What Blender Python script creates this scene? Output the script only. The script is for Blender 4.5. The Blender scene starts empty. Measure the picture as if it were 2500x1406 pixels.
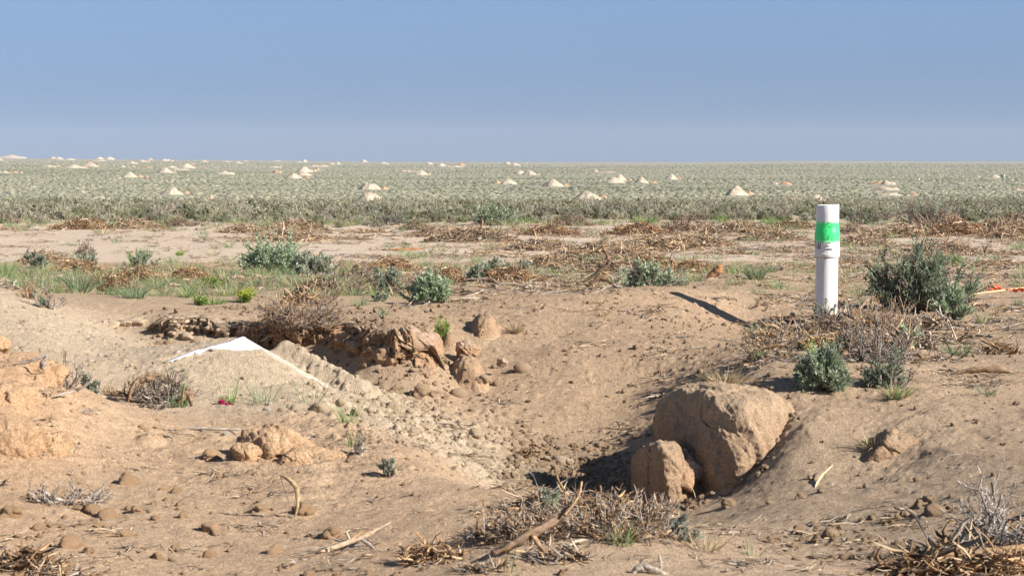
SKYMAP=((1,1,1.3),(0,0,.26)); TTOP=(.92,.90,.84); THOR=(.62,.56,.50); SKYSTR=.115; SUNSTR=5.0; EXPO=.95; HAZE=.0001
import bpy, math, random
import numpy as np
R=math.radians
C=bpy.context.scene.collection
sc=bpy.context.scene
F=5200.0; U0=1250.0; VH=392.0; H=1.30     # pixel focal length of the photo, centre column, horizon row, eye height
rng=np.random.default_rng(7)
random.seed(7)

# ---------------------------------------------------------------- noise
_pp=np.random.default_rng(3).permutation(512).astype(np.int64)
_pg=np.random.default_rng(4).random(512)*2*np.pi
_gx=np.cos(_pg); _gy=np.sin(_pg)
def perlin(x,y,seed=0):
    x=np.asarray(x,dtype=np.float64)+seed*17.31; y=np.asarray(y,dtype=np.float64)+seed*9.77
    xi=np.floor(x); yi=np.floor(y); xf=x-xi; yf=y-yi
    xi=xi.astype(np.int64); yi=yi.astype(np.int64)
    u=xf*xf*xf*(xf*(xf*6-15)+10); v=yf*yf*yf*(yf*(yf*6-15)+10)
    def g(ix,iy,dx,dy):
        h=_pp[(ix+_pp[iy&511])&511]
        return _gx[h]*dx+_gy[h]*dy
    a=g(xi,yi,xf,yf); b=g(xi+1,yi,xf-1,yf); c=g(xi,yi+1,xf,yf-1); d=g(xi+1,yi+1,xf-1,yf-1)
    return (a+(b-a)*u)*(1-v)+(c+(d-c)*u)*v
def fbm(x,y,f,oct=4,seed=0,gain=.5,ridge=False):
    s=0; a=1; t=0
    for k in range(oct):
        n=perlin(x*f,y*f,seed+k)
        if ridge: n=.35-abs(n)
        s=s+a*n; t+=a; a*=gain; f*=2.03
    return s/t*1.6
def sstep(a,b,x):
    t=np.clip((x-a)/(b-a),0,1); return t*t*(3-2*t)

# ---------------------------------------------------------------- mesh helpers
class MB:
    def __init__(s): s.V=[];s.Fq=[];s.Cc=[];s.n=0
    def add(s,v,f,c):
        v=np.asarray(v,dtype=np.float32).reshape(-1,3); f=np.asarray(f,dtype=np.int64).reshape(-1,4)
        c=np.asarray(c,dtype=np.float32)
        if c.ndim==1: c=np.tile(c,(len(v),1))
        s.V.append(v); s.Fq.append(f+s.n); s.Cc.append(c[:,:3]); s.n+=len(v)
    def merge(s,o,loc=(0,0,0),rz=0,sc_=1.0):
        if not o.n: return
        v=np.concatenate(o.V)*sc_; ca,sa=math.cos(rz),math.sin(rz)
        v=np.stack([v[:,0]*ca-v[:,1]*sa+loc[0],v[:,0]*sa+v[:,1]*ca+loc[1],v[:,2]+loc[2]],1)
        s.add(v,np.concatenate(o.Fq),np.concatenate(o.Cc))
    def mesh(s,name,mat,smooth=False):
        me=bpy.data.meshes.new(name)
        V=np.concatenate(s.V); Fq=np.concatenate(s.Fq); Cc=np.concatenate(s.Cc)
        nf=len(Fq)
        me.vertices.add(len(V)); me.vertices.foreach_set('co',V.ravel())
        me.loops.add(nf*4); me.loops.foreach_set('vertex_index',Fq.ravel().astype(np.int32))
        me.polygons.add(nf)
        me.polygons.foreach_set('loop_start',np.arange(nf,dtype=np.int32)*4)
        me.polygons.foreach_set('loop_total',np.full(nf,4,dtype=np.int32))
        at=me.attributes.new('Col','FLOAT_COLOR','POINT')
        at.data.foreach_set('color',np.concatenate([Cc,np.ones((len(Cc),1),np.float32)],1).ravel())
        if smooth: me.polygons.foreach_set('use_smooth',np.ones(nf,dtype=bool))
        me.materials.append(mat); me.update(calc_edges=True)
        return me
    def obj(s,name,mat,parent=None,smooth=False,link=True):
        o=bpy.data.objects.new(name,s.mesh(name,mat,smooth))
        if link: C.objects.link(o)
        if parent is not None: o.parent=parent
        return o
def tube(mb,P,rad,col,sides=4,flat=1.0,twist=0.0,rough=0,rg=None):
    P=np.asarray(P,dtype=np.float64); n=len(P)
    T=np.gradient(P,axis=0); T/=np.linalg.norm(T,axis=1)[:,None]+1e-9
    up=np.array([0,0,1.0]) if abs(T[0,2])<.9 else np.array([1.0,0,0])
    N=np.cross(T,up); N/=np.linalg.norm(N,axis=1)[:,None]+1e-9
    B=np.cross(T,N)
    a=np.arange(sides)*2*np.pi/sides
    rad=np.asarray(rad,dtype=np.float64)*np.ones(n)
    tw=np.linspace(0,twist,n)[:,None]
    ca=np.cos(a)[None]; sa=np.sin(a)[None]*flat
    x=ca*np.cos(tw)-sa*np.sin(tw); y=ca*np.sin(tw)+sa*np.cos(tw)
    rr=rad[:,None]*np.ones((1,sides))
    if rough:
        ridge=rg.normal(0,1,sides)[None]*rough*.8
        rr=rr*(1+ridge+rg.normal(0,rough*.5,(n,sides)))
    V=P[:,None]+N[:,None]*(x*rr)[...,None]+B[:,None]*(y*rr)[...,None]
    i=np.arange(n-1)[:,None]*sides; j=np.arange(sides)[None]; k=(j+1)%sides
    Fq=np.stack([i+j,i+k,i+sides+k,i+sides+j],-1).reshape(-1,4)
    col=np.asarray(col,dtype=np.float32)
    if col.ndim==2: cc=np.repeat(col,sides,0)
    else: cc=np.tile(col,(n*sides,1))
    if rough: cc=cc*(1+rg.normal(0,.18,(len(cc),1)))
    V=V.reshape(-1,3)
    caps=[]
    if sides==4: caps=[[0,1,2,3],[(n-1)*4+3,(n-1)*4+2,(n-1)*4+1,(n-1)*4]]
    elif sides>4:
        c0=P[0]; c1=P[-1]; V=np.vstack([V,c0,c1]); cc=np.vstack([cc,cc[:1],cc[-1:]])
        m=n*sides
        for q in range(0,sides,2):
            caps.append([m,(q+2)%sides,q+1,q]); b=(n-1)*sides; caps.append([m+1,b+q,b+q+1,b+(q+2)%sides])
    if caps: Fq=np.vstack([Fq,np.array(caps)])
    mb.add(V,Fq,np.clip(cc,0,1))
def leaves(mb,pos,d,L,W,col,rg):
    """pointed narrow quads, vectorised"""
    n=len(pos); d=d/(np.linalg.norm(d,axis=1)[:,None]+1e-9)
    r=rg.normal(0,1,(n,3)); s=np.cross(d,r); s/=np.linalg.norm(s,axis=1)[:,None]+1e-9
    L=np.asarray(L)*np.ones(n); W=np.asarray(W)*np.ones(n)
    a=pos; b=pos+d*(L*.6)[:,None]+s*(W/2)[:,None]; c=pos+d*L[:,None]; e=pos+d*(L*.6)[:,None]-s*(W/2)[:,None]
    V=np.stack([a,b,c,e],1).reshape(-1,3)
    Fq=np.arange(n*4).reshape(-1,4)
    mb.add(V,Fq,np.repeat(col,4,0))
def blades(mb,base,d,L,W,bend,col,rg,seg=4):
    """grass blades: narrow curved ribbons"""
    n=len(base); d=d/(np.linalg.norm(d,axis=1)[:,None]+1e-9)
    hz=d.copy(); hz[:,2]=0; hz/=np.linalg.norm(hz,axis=1)[:,None]+1e-9
    s=np.stack([-hz[:,1],hz[:,0],np.zeros(n)],1)
    phi=rg.random(n)*np.pi; s=s*np.cos(phi)[:,None]+np.cross(d,s)*np.sin(phi)[:,None]
    rows=[]
    for k in range(seg+1):
        t=k/seg
        p=base+d*(L*t)[:,None]+(hz*.8-np.array([0,0,.55]))*(bend*L*t*t)[:,None]
        w=(W*(1-t)**.7+.0004)[:,None]
        rows.append(p+s*w/2); rows.append(p-s*w/2)
    V=np.stack(rows,1)                      # n, 2(seg+1), 3
    m=2*(seg+1)
    q=np.array([[2*k,2*k+1,2*k+3,2*k+2] for k in range(seg)])
    Fq=(np.arange(n)[:,None,None]*m+q[None]).reshape(-1,4)
    mb.add(V.reshape(-1,3),Fq,np.repeat(col,m,0))

# ---------------------------------------------------------------- materials
def newmat(name):
    m=bpy.data.materials.new(name); m.use_nodes=True; nt=m.node_tree
    b=nt.nodes['Principled BSDF']; return m,nt,b
def N(nt,t,**k):
    n=nt.nodes.new(t)
    for a,v in k.items(): setattr(n,a,v)
    return n
def noise(nt,scale,detail=4,rough=.6,vec=None,dim=None):
    n=N(nt,'ShaderNodeTexNoise'); n.inputs['Scale'].default_value=scale; n.inputs['Detail'].default_value=detail
    n.inputs['Roughness'].default_value=rough
    if vec is not None: nt.links.new(vec,n.inputs['Vector'])
    return n
def mathn(nt,op,a,b=None,clamp=False):
    n=N(nt,'ShaderNodeMath',operation=op); n.use_clamp=clamp
    for i,x in enumerate((a,b)):
        if x is None: continue
        if isinstance(x,(int,float)): n.inputs[i].default_value=x
        else: nt.links.new(x,n.inputs[i])
    return n.outputs[0]
def maprange(nt,x,a,b,c,d):
    n=N(nt,'ShaderNodeMapRange'); nt.links.new(x,n.inputs[0])
    for i,v in enumerate((a,b,c,d)): n.inputs[i+1].default_value=v
    return n.outputs[0]
def mul_col(nt,col,fac):
    n=N(nt,'ShaderNodeVectorMath',operation='SCALE'); nt.links.new(col,n.inputs[0]); nt.links.new(fac,n.inputs['Scale']); return n.outputs[0]
def attr(nt,name):
    n=N(nt,'ShaderNodeAttribute'); n.attribute_name=name; return n
def mix(nt,fac,a,b):
    n=N(nt,'ShaderNodeMix',data_type='RGBA')
    if isinstance(fac,(int,float)): n.inputs[0].default_value=fac
    else: nt.links.new(fac,n.inputs[0])
    for i,x in ((6,a),(7,b)):
        if isinstance(x,tuple): n.inputs[i].default_value=(*x,1)
        else: nt.links.new(x,n.inputs[i])
    return n.outputs[2]

def foliage_mat(name,rand=.25,trans=.32):
    m,nt,b=newmat(name)
    a=attr(nt,'Col'); oi=N(nt,'ShaderNodeObjectInfo')
    f=maprange(nt,oi.outputs['Random'],0,1,1-rand,1+rand)
    c=mul_col(nt,a.outputs['Color'],f)
    nt.links.new(c,b.inputs['Base Color']); b.inputs['Roughness'].default_value=.75
    b.inputs['Specular IOR Level'].default_value=.25
    if trans:
        t=N(nt,'ShaderNodeBsdfTranslucent'); nt.links.new(c,t.inputs['Color'])
        mx=N(nt,'ShaderNodeMixShader'); mx.inputs[0].default_value=trans
        nt.links.new(b.outputs[0],mx.inputs[1]); nt.links.new(t.outputs[0],mx.inputs[2])
        nt.links.new(mx.outputs[0],nt.nodes['Material Output'].inputs['Surface'])
    return m
def wood_mat(name,scale=60,rand=.12):
    m,nt,b=newmat(name)
    a=attr(nt,'Col'); tc=N(nt,'ShaderNodeTexCoord'); oi=N(nt,'ShaderNodeObjectInfo')
    n=noise(nt,scale,5,.7,tc.outputs['Object'])
    f=maprange(nt,n.outputs['Fac'],.3,.7,.55,1.35)
    f=mathn(nt,'MULTIPLY',f,maprange(nt,oi.outputs['Random'],0,1,1-rand,1+rand))
    nt.links.new(mul_col(nt,a.outputs['Color'],f),b.inputs['Base Color'])
    b.inputs['Roughness'].default_value=.85; b.inputs['Specular IOR Level'].default_value=.2
    bp=N(nt,'ShaderNodeBump'); bp.inputs['Strength'].default_value=.6; bp.inputs['Distance'].default_value=.004
    nt.links.new(n.outputs['Fac'],bp.inputs['Height']); nt.links.new(bp.outputs[0],b.inputs['Normal'])
    return m
def soil_mat(name,scale=70,bump=.006,speck=True):
    m,nt,b=newmat(name)
    a=attr(nt,'Col'); tc=N(nt,'ShaderNodeTexCoord')
    v=tc.outputs['Object']
    n1=noise(nt,scale,6,.7,v); n2=noise(nt,scale/7,5,.65,v)
    f=mathn(nt,'MULTIPLY',maprange(nt,n1.outputs['Fac'],.3,.7,.52,1.5),maprange(nt,n2.outputs['Fac'],.3,.7,.82,1.17))
    c=mul_col(nt,a.outputs['Color'],f)
    if speck:
        vo=N(nt,'ShaderNodeTexVoronoi'); vo.inputs['Scale'].default_value=scale*.9; nt.links.new(v,vo.inputs['Vector'])
        r=N(nt,'ShaderNodeSeparateColor'); nt.links.new(vo.outputs['Color'],r.inputs[0])
        near=mathn(nt,'LESS_THAN',vo.outputs['Distance'],.30)
        w=mathn(nt,'MULTIPLY',mathn(nt,'GREATER_THAN',r.outputs[0],.89),near)
        c=mix(nt,w,c,(.62,.55,.46))
        d=mathn(nt,'MULTIPLY',mathn(nt,'LESS_THAN',r.outputs[1],.15),near)
        c=mix(nt,mathn(nt,'MULTIPLY',d,.65),c,(.13,.095,.07))
    nt.links.new(c,b.inputs['Base Color']); b.inputs['Roughness'].default_value=.95; b.inputs['Specular IOR Level'].default_value=.15
    n3=noise(nt,scale*.45,8,.75,v)
    bp=N(nt,'ShaderNodeBump'); bp.inputs['Strength'].default_value=.9; bp.inputs['Distance'].default_value=bump
    nt.links.new(mathn(nt,'ADD',n3.outputs['Fac'],mathn(nt,'MULTIPLY',n1.outputs['Fac'],.5)),bp.inputs['Height']); nt.links.new(bp.outputs[0],b.inputs['Normal'])
    return m
M_leaf=foliage_mat('sage_leaf'); M_grass=foliage_mat('grass_blade',.15,.3)
M_far=foliage_mat('far_sage',.32,0)
M_wood=wood_mat('weathered_wood'); M_soil=soil_mat('soil',120,.02); M_clod=soil_mat('clod_soil',110,.018,False)
M_mound=soil_mat('spoil_soil',2.2,.25,False)

def tag(o,label=None,cat=None,group=None,kind=None):
    if label: o['label']=label
    if cat: o['category']=cat
    if group: o['group']=group
    if kind: o['kind']=kind
    return o
def empty(name,loc,rz=0,s=1.0,tilt=(0,0)):
    o=bpy.data.objects.new(name,None); C.objects.link(o); o.location=loc; o.rotation_euler=(tilt[0],tilt[1],rz); o.scale=(s,s,s)
    o.empty_display_size=.1
    return o
# ---------------------------------------------------------------- terrain
def XY(u,v,z):
    y=(H-z)*F/(v-VH); return ((u-U0)/F*y,y)
# control points (column, row, height) of visible ground; distance follows from the height
CP=[
 # near foreground
 (-150,1700,.02),(400,1700,0),(1250,1700,.02),(1900,1700,.04),(2600,1700,.02),
 (-150,1406,.03),(0,1406,.02),(300,1406,.0),(700,1406,.01),(1000,1400,.05),(1250,1400,.08),(1500,1400,.07),(1800,1400,.07),(2050,1402,.07),(2200,1450,.06),(2400,1406,.0),(2600,1406,.03),
 (0,1300,.0),(300,1300,-.01),(650,1300,.0),(900,1300,.02),(1150,1300,.06),(1400,1320,.09),(1640,1340,.07),(1900,1380,.05),
 (0,1230,.03),(200,1220,.01),(450,1200,.0),(700,1200,.0),(950,1200,.0),(1130,1230,.04),(1280,1250,.06),(1400,1260,.07),(1560,1290,.05),
 (400,1100,.0),(280,1100,.02),(520,1120,.0),(850,1120,-.01),(980,1130,-.01),
 (230,980,.06),(330,1000,.02),(480,1010,.01),(600,1040,.0),(760,1080,-.01),(880,1060,-.02),
 (1000,1100,-.01),(1100,1160,.0),(1280,1200,.02),(1450,1225,.03),(1560,1250,.0),
 # orange hummock at the edge
 (-150,860,.42),(0,880,.37),(70,900,.34),(0,1000,.22),(90,980,.23),(130,1080,.12),(160,1165,.03),(0,1150,.08),(-150,1150,.1),(170,950,.14),
 # pale spoil heap
 (-150,690,.42),(0,700,.38),(100,735,.33),(200,775,.25),(0,780,.34),(100,830,.26),(0,850,.26),(200,870,.18),(270,820,.17),(330,850,.13),(230,930,.10),(300,900,.13),
 (385,882,.17),(500,900,.14),(600,818,.26),(640,855,.2),(700,930,.09),(770,960,.05),(855,962,.0),(600,960,.05),(500,965,.06),(700,1005,.0),(400,975,.05),(800,1000,-.02),
 (900,945,-.03),(950,985,-.06),(1050,1025,-.15),(1200,1100,-.27),(1290,1160,-.36),(860,1020,-.02),(1000,1075,-.06),(1100,1120,-.13),(1200,1165,-.21),
 # pit floor and back slope
 (1350,1180,-.38),(1500,1190,-.38),(1350,1090,-.36),(1500,1080,-.37),(1250,1050,-.28),(1400,1020,-.27),(1560,1030,-.27),(1100,980,-.2),(1250,960,-.16),(1400,940,-.11),(1600,950,-.13),
 (1000,960,-.13),(1100,900,-.05),(1250,880,-.02),(1400,870,.02),(1600,880,.01),(1700,900,.0),(1720,960,-.1),
 (1150,820,.1),(1300,800,.13),(1500,800,.12),(1700,820,.065),(1780,830,.03),(1100,770,.19),(1250,745,.24),(1400,722,.27),(1520,712,.29),(1640,706,.3),(1760,704,.28),(1850,722,.2),(1870,790,.06),(1840,815,.01),(1830,798,.025),(1760,762,.136),(1700,732,.22),
 # bank behind the spoil
 (380,765,.2),(300,745,.22),(460,760,.21),(560,752,.22),(330,810,.1),(640,770,.22),(760,775,.2),(880,775,.2),(960,770,.22),(1040,760,.23),
 (1060,880,-.02),(1060,940,-.1),
 # beyond the bank
 (0,660,.12),(200,700,.16),(400,720,.17),(600,720,.17),(800,735,.18),(1000,735,.2),(1200,710,.2),(1000,680,.14),(1400,690,.17),(1600,680,.17),(1800,680,.18),(600,670,.1),(200,650,.07),
 (1000,640,.07),(1400,640,.07),(1800,640,.08),(2200,640,.08),(2500,640,.08),(-150,640,.08),(2650,640,.08),
 # right side
 (1960,740,.14),(2018,776,.12),(2100,790,.12),(2100,700,.13),(2250,770,.1),(2250,700,.11),(2400,700,.12),(2500,690,.12),(2650,690,.12),(2450,780,.13),(2350,830,.14),(2500,850,.14),(2650,850,.14),
 (1900,850,.2),(2000,830,.17),(2100,850,.16),(2200,880,.15),(1830,890,.18),(1900,910,.18),(2050,930,.15),(2200,940,.13),(2350,930,.13),(2500,950,.12),
 (1880,950,.15),(1945,1010,.085),(1940,1060,.02),(1700,1232,-.3),(1770,1215,-.26),(1835,1190,-.19),(1890,1135,-.10),(1935,1090,-.01),(1950,1000,.08),(2080,1010,.06),(2000,1060,.0),(1930,1120,-.07),(2250,1020,.07),(2380,1040,.05),(2550,1040,.08),(2300,1100,.0),(2480,1120,.03),
 (2000,1130,-.08),(2130,1160,-.1),(1850,1200,-.17),(1750,1230,-.22),(1720,1290,-.17),(1950,1230,-.13),(2150,1220,-.1),(2350,1200,-.05),(2550,1200,.0),(1800,1320,-.12),(2000,1330,-.1),(2150,1310,-.08),(2350,1290,-.05),(2550,1300,.0),(2100,1380,-.03),
]
cps=[(*XY(u,v,z),z) for u,v,z in CP]
# hidden ground (column, distance, height)
for u,y,z in [(330,14.9,.205),(400,14.72,.215),(460,14.7,.21),(520,14.65,.21),(590,14.6,.205),(650,14.6,.2),(740,14.45,.2),(820,14.35,.205),(870,13.95,.215),(915,13.8,.225),(960,13.75,.235),(1020,13.75,.21),(1050,13.85,.17),(330,14.45,.09),(400,14.15,.05),(520,14.05,.03),(590,14.0,0),(650,14.0,-.04),(740,13.85,-.08),(820,13.75,-.1),(870,13.35,-.12),(960,13.15,-.13),(1020,13.15,-.12),(1300,9.2,-.3),(1500,9.1,-.34),(1600,9.0,-.3),(1400,9.9,-.39),(1600,9.6,-.32),(1700,9.3,-.26),(1680,9.9,-.3),(1560,10.9,-.36),(1640,11.6,-.3),(1700,12.0,-.24),(1780,12.0,-.06),
              (1000,10.2,-.1),(1130,9.6,-.14),(640,13.4,.03),(520,13.6,.05),(760,12.7,-.05),(1660,18.0,.2),(1400,17.6,.19),(1160,17.2,.17),(1000,15.6,.2),(300,15.6,.2),(0,16.2,.3),(-150,16,.33),(100,15.6,.28),
              (0,11.6,.3),(-150,11.5,.32),(120,11.4,.22),(1660,12.9,-.1),(1980,11.9,.15),(1640,10.5,-.3),(1700,10.3,-.3),(1780,10.2,-.24),(1850,10.3,-.15),(1880,10.55,-.02),(1940,10.5,.05),(1930,10.85,.11),(1840,11.15,.12),(1720,11.2,-.1),(1790,11.1,.1),(1800,11.4,.14)]:
    cps.append(((u-U0)/F*y,y,z))
cps=np.array(cps)
SX,SY=1.0,.62
def kern(dx,dy): return np.sqrt((dx*SX)**2+(dy*SY)**2+.16**2)
A=kern(cps[:,0][:,None]-cps[:,0][None],cps[:,1][:,None]-cps[:,1][None])
n_=len(cps); Pm=np.stack([np.ones(n_),cps[:,0],cps[:,1]],1)
K=np.block([[A-np.eye(n_)*.06,Pm],[Pm.T,np.zeros((3,3))]])
Wt=np.linalg.solve(K,np.concatenate([cps[:,2],[0,0,0]]))
def near_h(x,y):
    out=np.zeros(x.shape); xf=x.ravel(); yf=y.ravel(); o=out.ravel()
    for a in range(0,len(xf),60000):
        xs=xf[a:a+60000]; ys=yf[a:a+60000]
        o[a:a+60000]=kern(xs[:,None]-cps[:,0],ys[:,None]-cps[:,1])@Wt[:n_]+Wt[n_]+Wt[n_+1]*xs+Wt[n_+2]*ys
    return o.reshape(x.shape)
SKY_U=[-800,0,200,600,900,1200,1500,1700,1800,1950,2100,2300,2500,3300]
SKY_V=[384.5,386,388,391,394.5,395,395.5,395.5,394,392.5,393,394,393.5,393.5]
def far_h(u,y):
    vh=np.interp(u,SKY_U,SKY_V)
    zh=H-(vh-VH)/F*3000-.4
    zp=np.interp(y,[0,25,45,80,95,140,350,100000],[.03,.02,-.05,-.45,-.75,-3.0,-5.3,-5.3])
    t=np.clip((y-350)/2650,0,1)
    z=zp+(zh+5.3)*t
    z=z-np.clip(y-3000,0,None)*.03
    return z
# block-like lumps of the broken bank: (column, distance, rx, ry, top, power)
# block-like lumps of the broken bank: (column, distance, rx, ry, top, power, backward stretch)
# low swellings of the ground: (column, distance, rx, ry, top, power, backward stretch)
LUMPS=[(1880,10.7,.2,.5,.05,1.3,2),(1185,14.75,.14,.25,.22,1.4,3),(700,9.25,.24,.22,.10,1.1,1.3),(780,9.1,.16,.16,.06,1.2,1.2),(865,9.15,.1,.12,.035,1.2,1),
 (148,10.75,.11,.13,.17,1.2,1.5),(25,9.3,.2,.3,.235,1.3,2.5),(355,9.6,.24,.32,.05,1.1,1),(255,9.5,.2,.25,.05,1.1,1),
 (1140,13.6,.18,.25,.04,1.2,2),(1095,14.3,.1,.12,.14,1.2,2),(2175,9.85,.15,.2,.02,1.3,2)]
ucol=np.concatenate([np.linspace(-900,-70,60),np.linspace(-66,2566,900),np.linspace(2570,3400,60)])
ys=[4.6]
while ys[-1]<20: ys.append(ys[-1]+.0095+max(0,ys[-1]-5)*.0011)
while ys[-1]<92: ys.append(ys[-1]+.03+(ys[-1]-20)*.007)
while ys[-1]<4200: ys.append(ys[-1]*1.022)
yrow=np.array(ys)
UU,YY=np.meshgrid(ucol,yrow); XX=(UU-U0)/F*YY
Z=far_h(UU,YY)
k=yrow<27
nr=k.sum(); w=1-sstep(20.5,26.5,YY[:nr])
Z[:nr]=Z[:nr]*(1-w)+near_h(XX[:nr],YY[:nr])*w
# rolling detail
X1,Y1=XX[:nr],YY[:nr]
wx=fbm(X1,Y1,1.3,3,11)*.25; wy=fbm(X1,Y1,1.3,3,21)*.25
def blob(u,y,ru,ry):   # soft region in (column, distance)
    return np.exp(-(((UU[:nr]-u)/ru)**2+((YY[:nr]-y)/ry)**2))
def inpoly(u,v,poly):
    c=np.zeros(u.shape,bool); n=len(poly); j=n-1
    for i in range(n):
        ui,vi=poly[i]; uj,vj=poly[j]
        m=((vi>v)!=(vj>v))&(u<(uj-ui)*(v-vi)/(vj-vi+1e-9)+ui); c^=m; j=i
    return c
n0=fbm(X1,Y1,.9,3,40)
nz=.045*fbm(X1,Y1,1.1,3,1)+.018*fbm(X1+wx,Y1+wy,3.2,4,5)+.008*fbm(X1,Y1,11,4,9)
Zn=Z[:nr]+nz*.75
Zn+=blob(60,9.8,230,1.5)*.11*fbm(X1+wx,Y1+wy,2.4,5,45,ridge=True,gain=.6)+blob(700,9.3,450,1.4)*.075*fbm(X1+wx,Y1+wy,3,5,47,ridge=True,gain=.6)+blob(2150,10.3,330,1.6)*.05*fbm(X1+wx,Y1+wy,2.5,5,49,ridge=True,gain=.6)
pitm=np.clip(blob(1430,13.2,420,3.0)+blob(1100,12.5,300,2)+blob(1500,15,350,2),0,1)
spoilm=np.clip(blob(120,13.3,330,2.0)+blob(560,12,260,1.3)+blob(1080,11.2,210,1.1)+blob(850,12.2,140,.9)+blob(1230,10.6,120,.8),0,1)
crumb=np.clip(pitm+spoilm*.9+.25,0,1)
Zn=Zn+crumb*(.004*fbm(X1,Y1,18,3,61,ridge=True)+.002*fbm(X1,Y1,42,2,65))
lumpm=np.zeros_like(Zn)
bank=.3*np.clip(blob(480,14.9,260,.5)+blob(800,14.1,220,.7)+blob(1000,13.7,120,.7),0,1)
q_=fbm(X1+wx*.6,Y1+wy*.6,3.0,4,51); Zn=Zn+bank*(.08*(np.round(q_*3)/3*.6+q_*.4)+.03*fbm(X1,Y1,9,4,55,ridge=True))
dn=fbm(X1,Y1,2.6,3,31)*.34+fbm(X1,Y1,7,4,35,gain=.6)*.24
cap0=.04*fbm(X1,Y1,5,4,70)+.03*fbm(X1,Y1,13,3,74,ridge=True)
for (u,y,rx,ry,zt,pw,bk) in LUMPS:
    xc=(u-U0)/F*y
    dy=Y1-y; dy=np.where(dy>0,dy/bk,dy)
    d=np.sqrt(((X1-xc)/rx)**2+(dy/ry)**2)
    m=d<1.7
    dd=d[m]*(1+dn[m]*min(1,.35+rx*3))
    sc2=min(1,rx/.18)
    h=zt-.05*dd**2*sc2+cap0[m]*sc2-.30*np.clip(dd,0,2)**(pw*2)
    base=Zn[m]
    kk=.025; hm=np.clip(.5+.5*(h-base)/kk,0,1)
    Zn[m]=base*(1-hm)+h*hm+kk*hm*(1-hm)
    lumpm[m]=np.maximum(lumpm[m],hm*sstep(.0,.08,h-base+.02))
# crumbly crusts on the lumps, cracks
crk=np.abs(fbm(X1+wx*.4,Y1+wy*.4,2.6,2,81)); 
Zn-=lumpm*.02*np.exp(-(crk/.022)**2)
Zn+=lumpm*.012*fbm(X1,Y1,22,4,83)
# ---- white sheet half buried in the spoil
pB=np.array([*XY(600,817,.28),.28]); pA=np.array([*XY(383,884,.155),.155]); pC=np.array([*XY(858,962,-.01),-.01])
e1=pC-pB; e2=pA-pB
det=e1[0]*e2[1]-e1[1]*e2[0]
S=((X1-pB[0])*e2[1]-(Y1-pB[1])*e2[0])/det; T=(-(X1-pB[0])*e1[1]+(Y1-pB[1])*e1[0])/det
plane=pB[2]+S*e1[2]+T*e2[2]
ins=(S>-.02)&(S<1.02)&(T>-.02)&(T<1.02)
nn=fbm(X1,Y1,6,4,91)*.05; nn2=fbm(X1,Y1,2.5,2,95)*.6
ex=np.maximum.reduce([1-(S/.26+T/.5)+nn*2.5, np.where(S<.95,(.085+nn2*.05-T+nn*.5)*5,-3), (.03-S+nn*.3)*5, np.where(T<.5,(S-.965+nn*.3)*5,-3)])
exm=sstep(-.12,.22,ex)
dirt=np.clip(plane+.004+.05*sstep(0,-1.2,ex)*np.sin(np.pi*np.clip(S,0,1))*np.sin(np.pi*np.clip(T,0,1))+.012*fbm(X1,Y1,5,4,97),None,plane+.10)
tgt=np.where(ins,(plane-.028)*exm+dirt*(1-exm),Zn)
Zn=np.where(ins,tgt,Zn)
# ground just outside the sheet's far edges must stay below it
out=(~ins)&(S>-.12)&(T>-.12)&(S<1.05)&(T<1.05)
Zn=np.where(out&((S<0)|(T<0)),np.minimum(Zn,plane-.012+nn*.2),Zn)
fl=sstep(-.55,-.12,T)*sstep(.12,.24,S)*sstep(1.15,.9,S)*(T<-.012)
Zn=np.where((T<-.012)&(fl>0),np.maximum(Zn,Zn*(1-fl)+(plane-.035+.055*sstep(-.02,-.2,T)+.03*fbm(X1,Y1,9,4,99,ridge=True))*fl),Zn)
sheetm=ins
# small crumbs pressed into the field
Zn_=Zn
rc=np.random.default_rng(12)
def crumbs(n,us,ysr,rr,hh):
    for _ in range(n):
        u=rc.uniform(*us); y=rc.uniform(*ysr); r=rr[0]+(rr[1]-rr[0])*rc.random()**2.2
        i=np.searchsorted(yrow,[y-r,y+r]); du=r/y*F; j=np.searchsorted(ucol,[u-du,u+du])
        if i[1]-i[0]<2 or j[1]-j[0]<2 or i[1]>=nr: continue
        sl=(slice(i[0],i[1]),slice(j[0],j[1]))
        d2=((YY[sl]-y)**2+(XX[sl]-(u-U0)/F*y)**2)/r**2
        Zn[sl]+=r*hh*np.clip(1-d2,0,1)**.6*rc.uniform(.5,1)
crumbs(5200,(1000,1950),(10.2,17.2),(.006,.026),.5)
crumbs(2600,(-60,700),(11,15.5),(.006,.024),.5)
crumbs(2200,(700,1320),(9.6,13),(.007,.035),.6)
crumbs(700,(1650,2560),(6.6,10),(.005,.02),.5)
crumbs(900,(-60,1300),(6,11),(.005,.022),.4)
crumbs(1200,(1850,2560),(10,19),(.006,.024),.5)
Z[:nr]=Zn
# mid and far relief
X2,Y2=XX[nr:],YY[nr:]
Z[nr:]+=.03*fbm(X2,Y2,.6,3,201)*sstep(26,30,Y2)*(1-sstep(90,200,Y2))+.5*fbm(X2,Y2,.011,3,210)*sstep(200,500,Y2)+1.6*fbm(X2,Y2,.0021,3,215)*sstep(500,1200,Y2)*(1-sstep(2300,2900,Y2))
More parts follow.
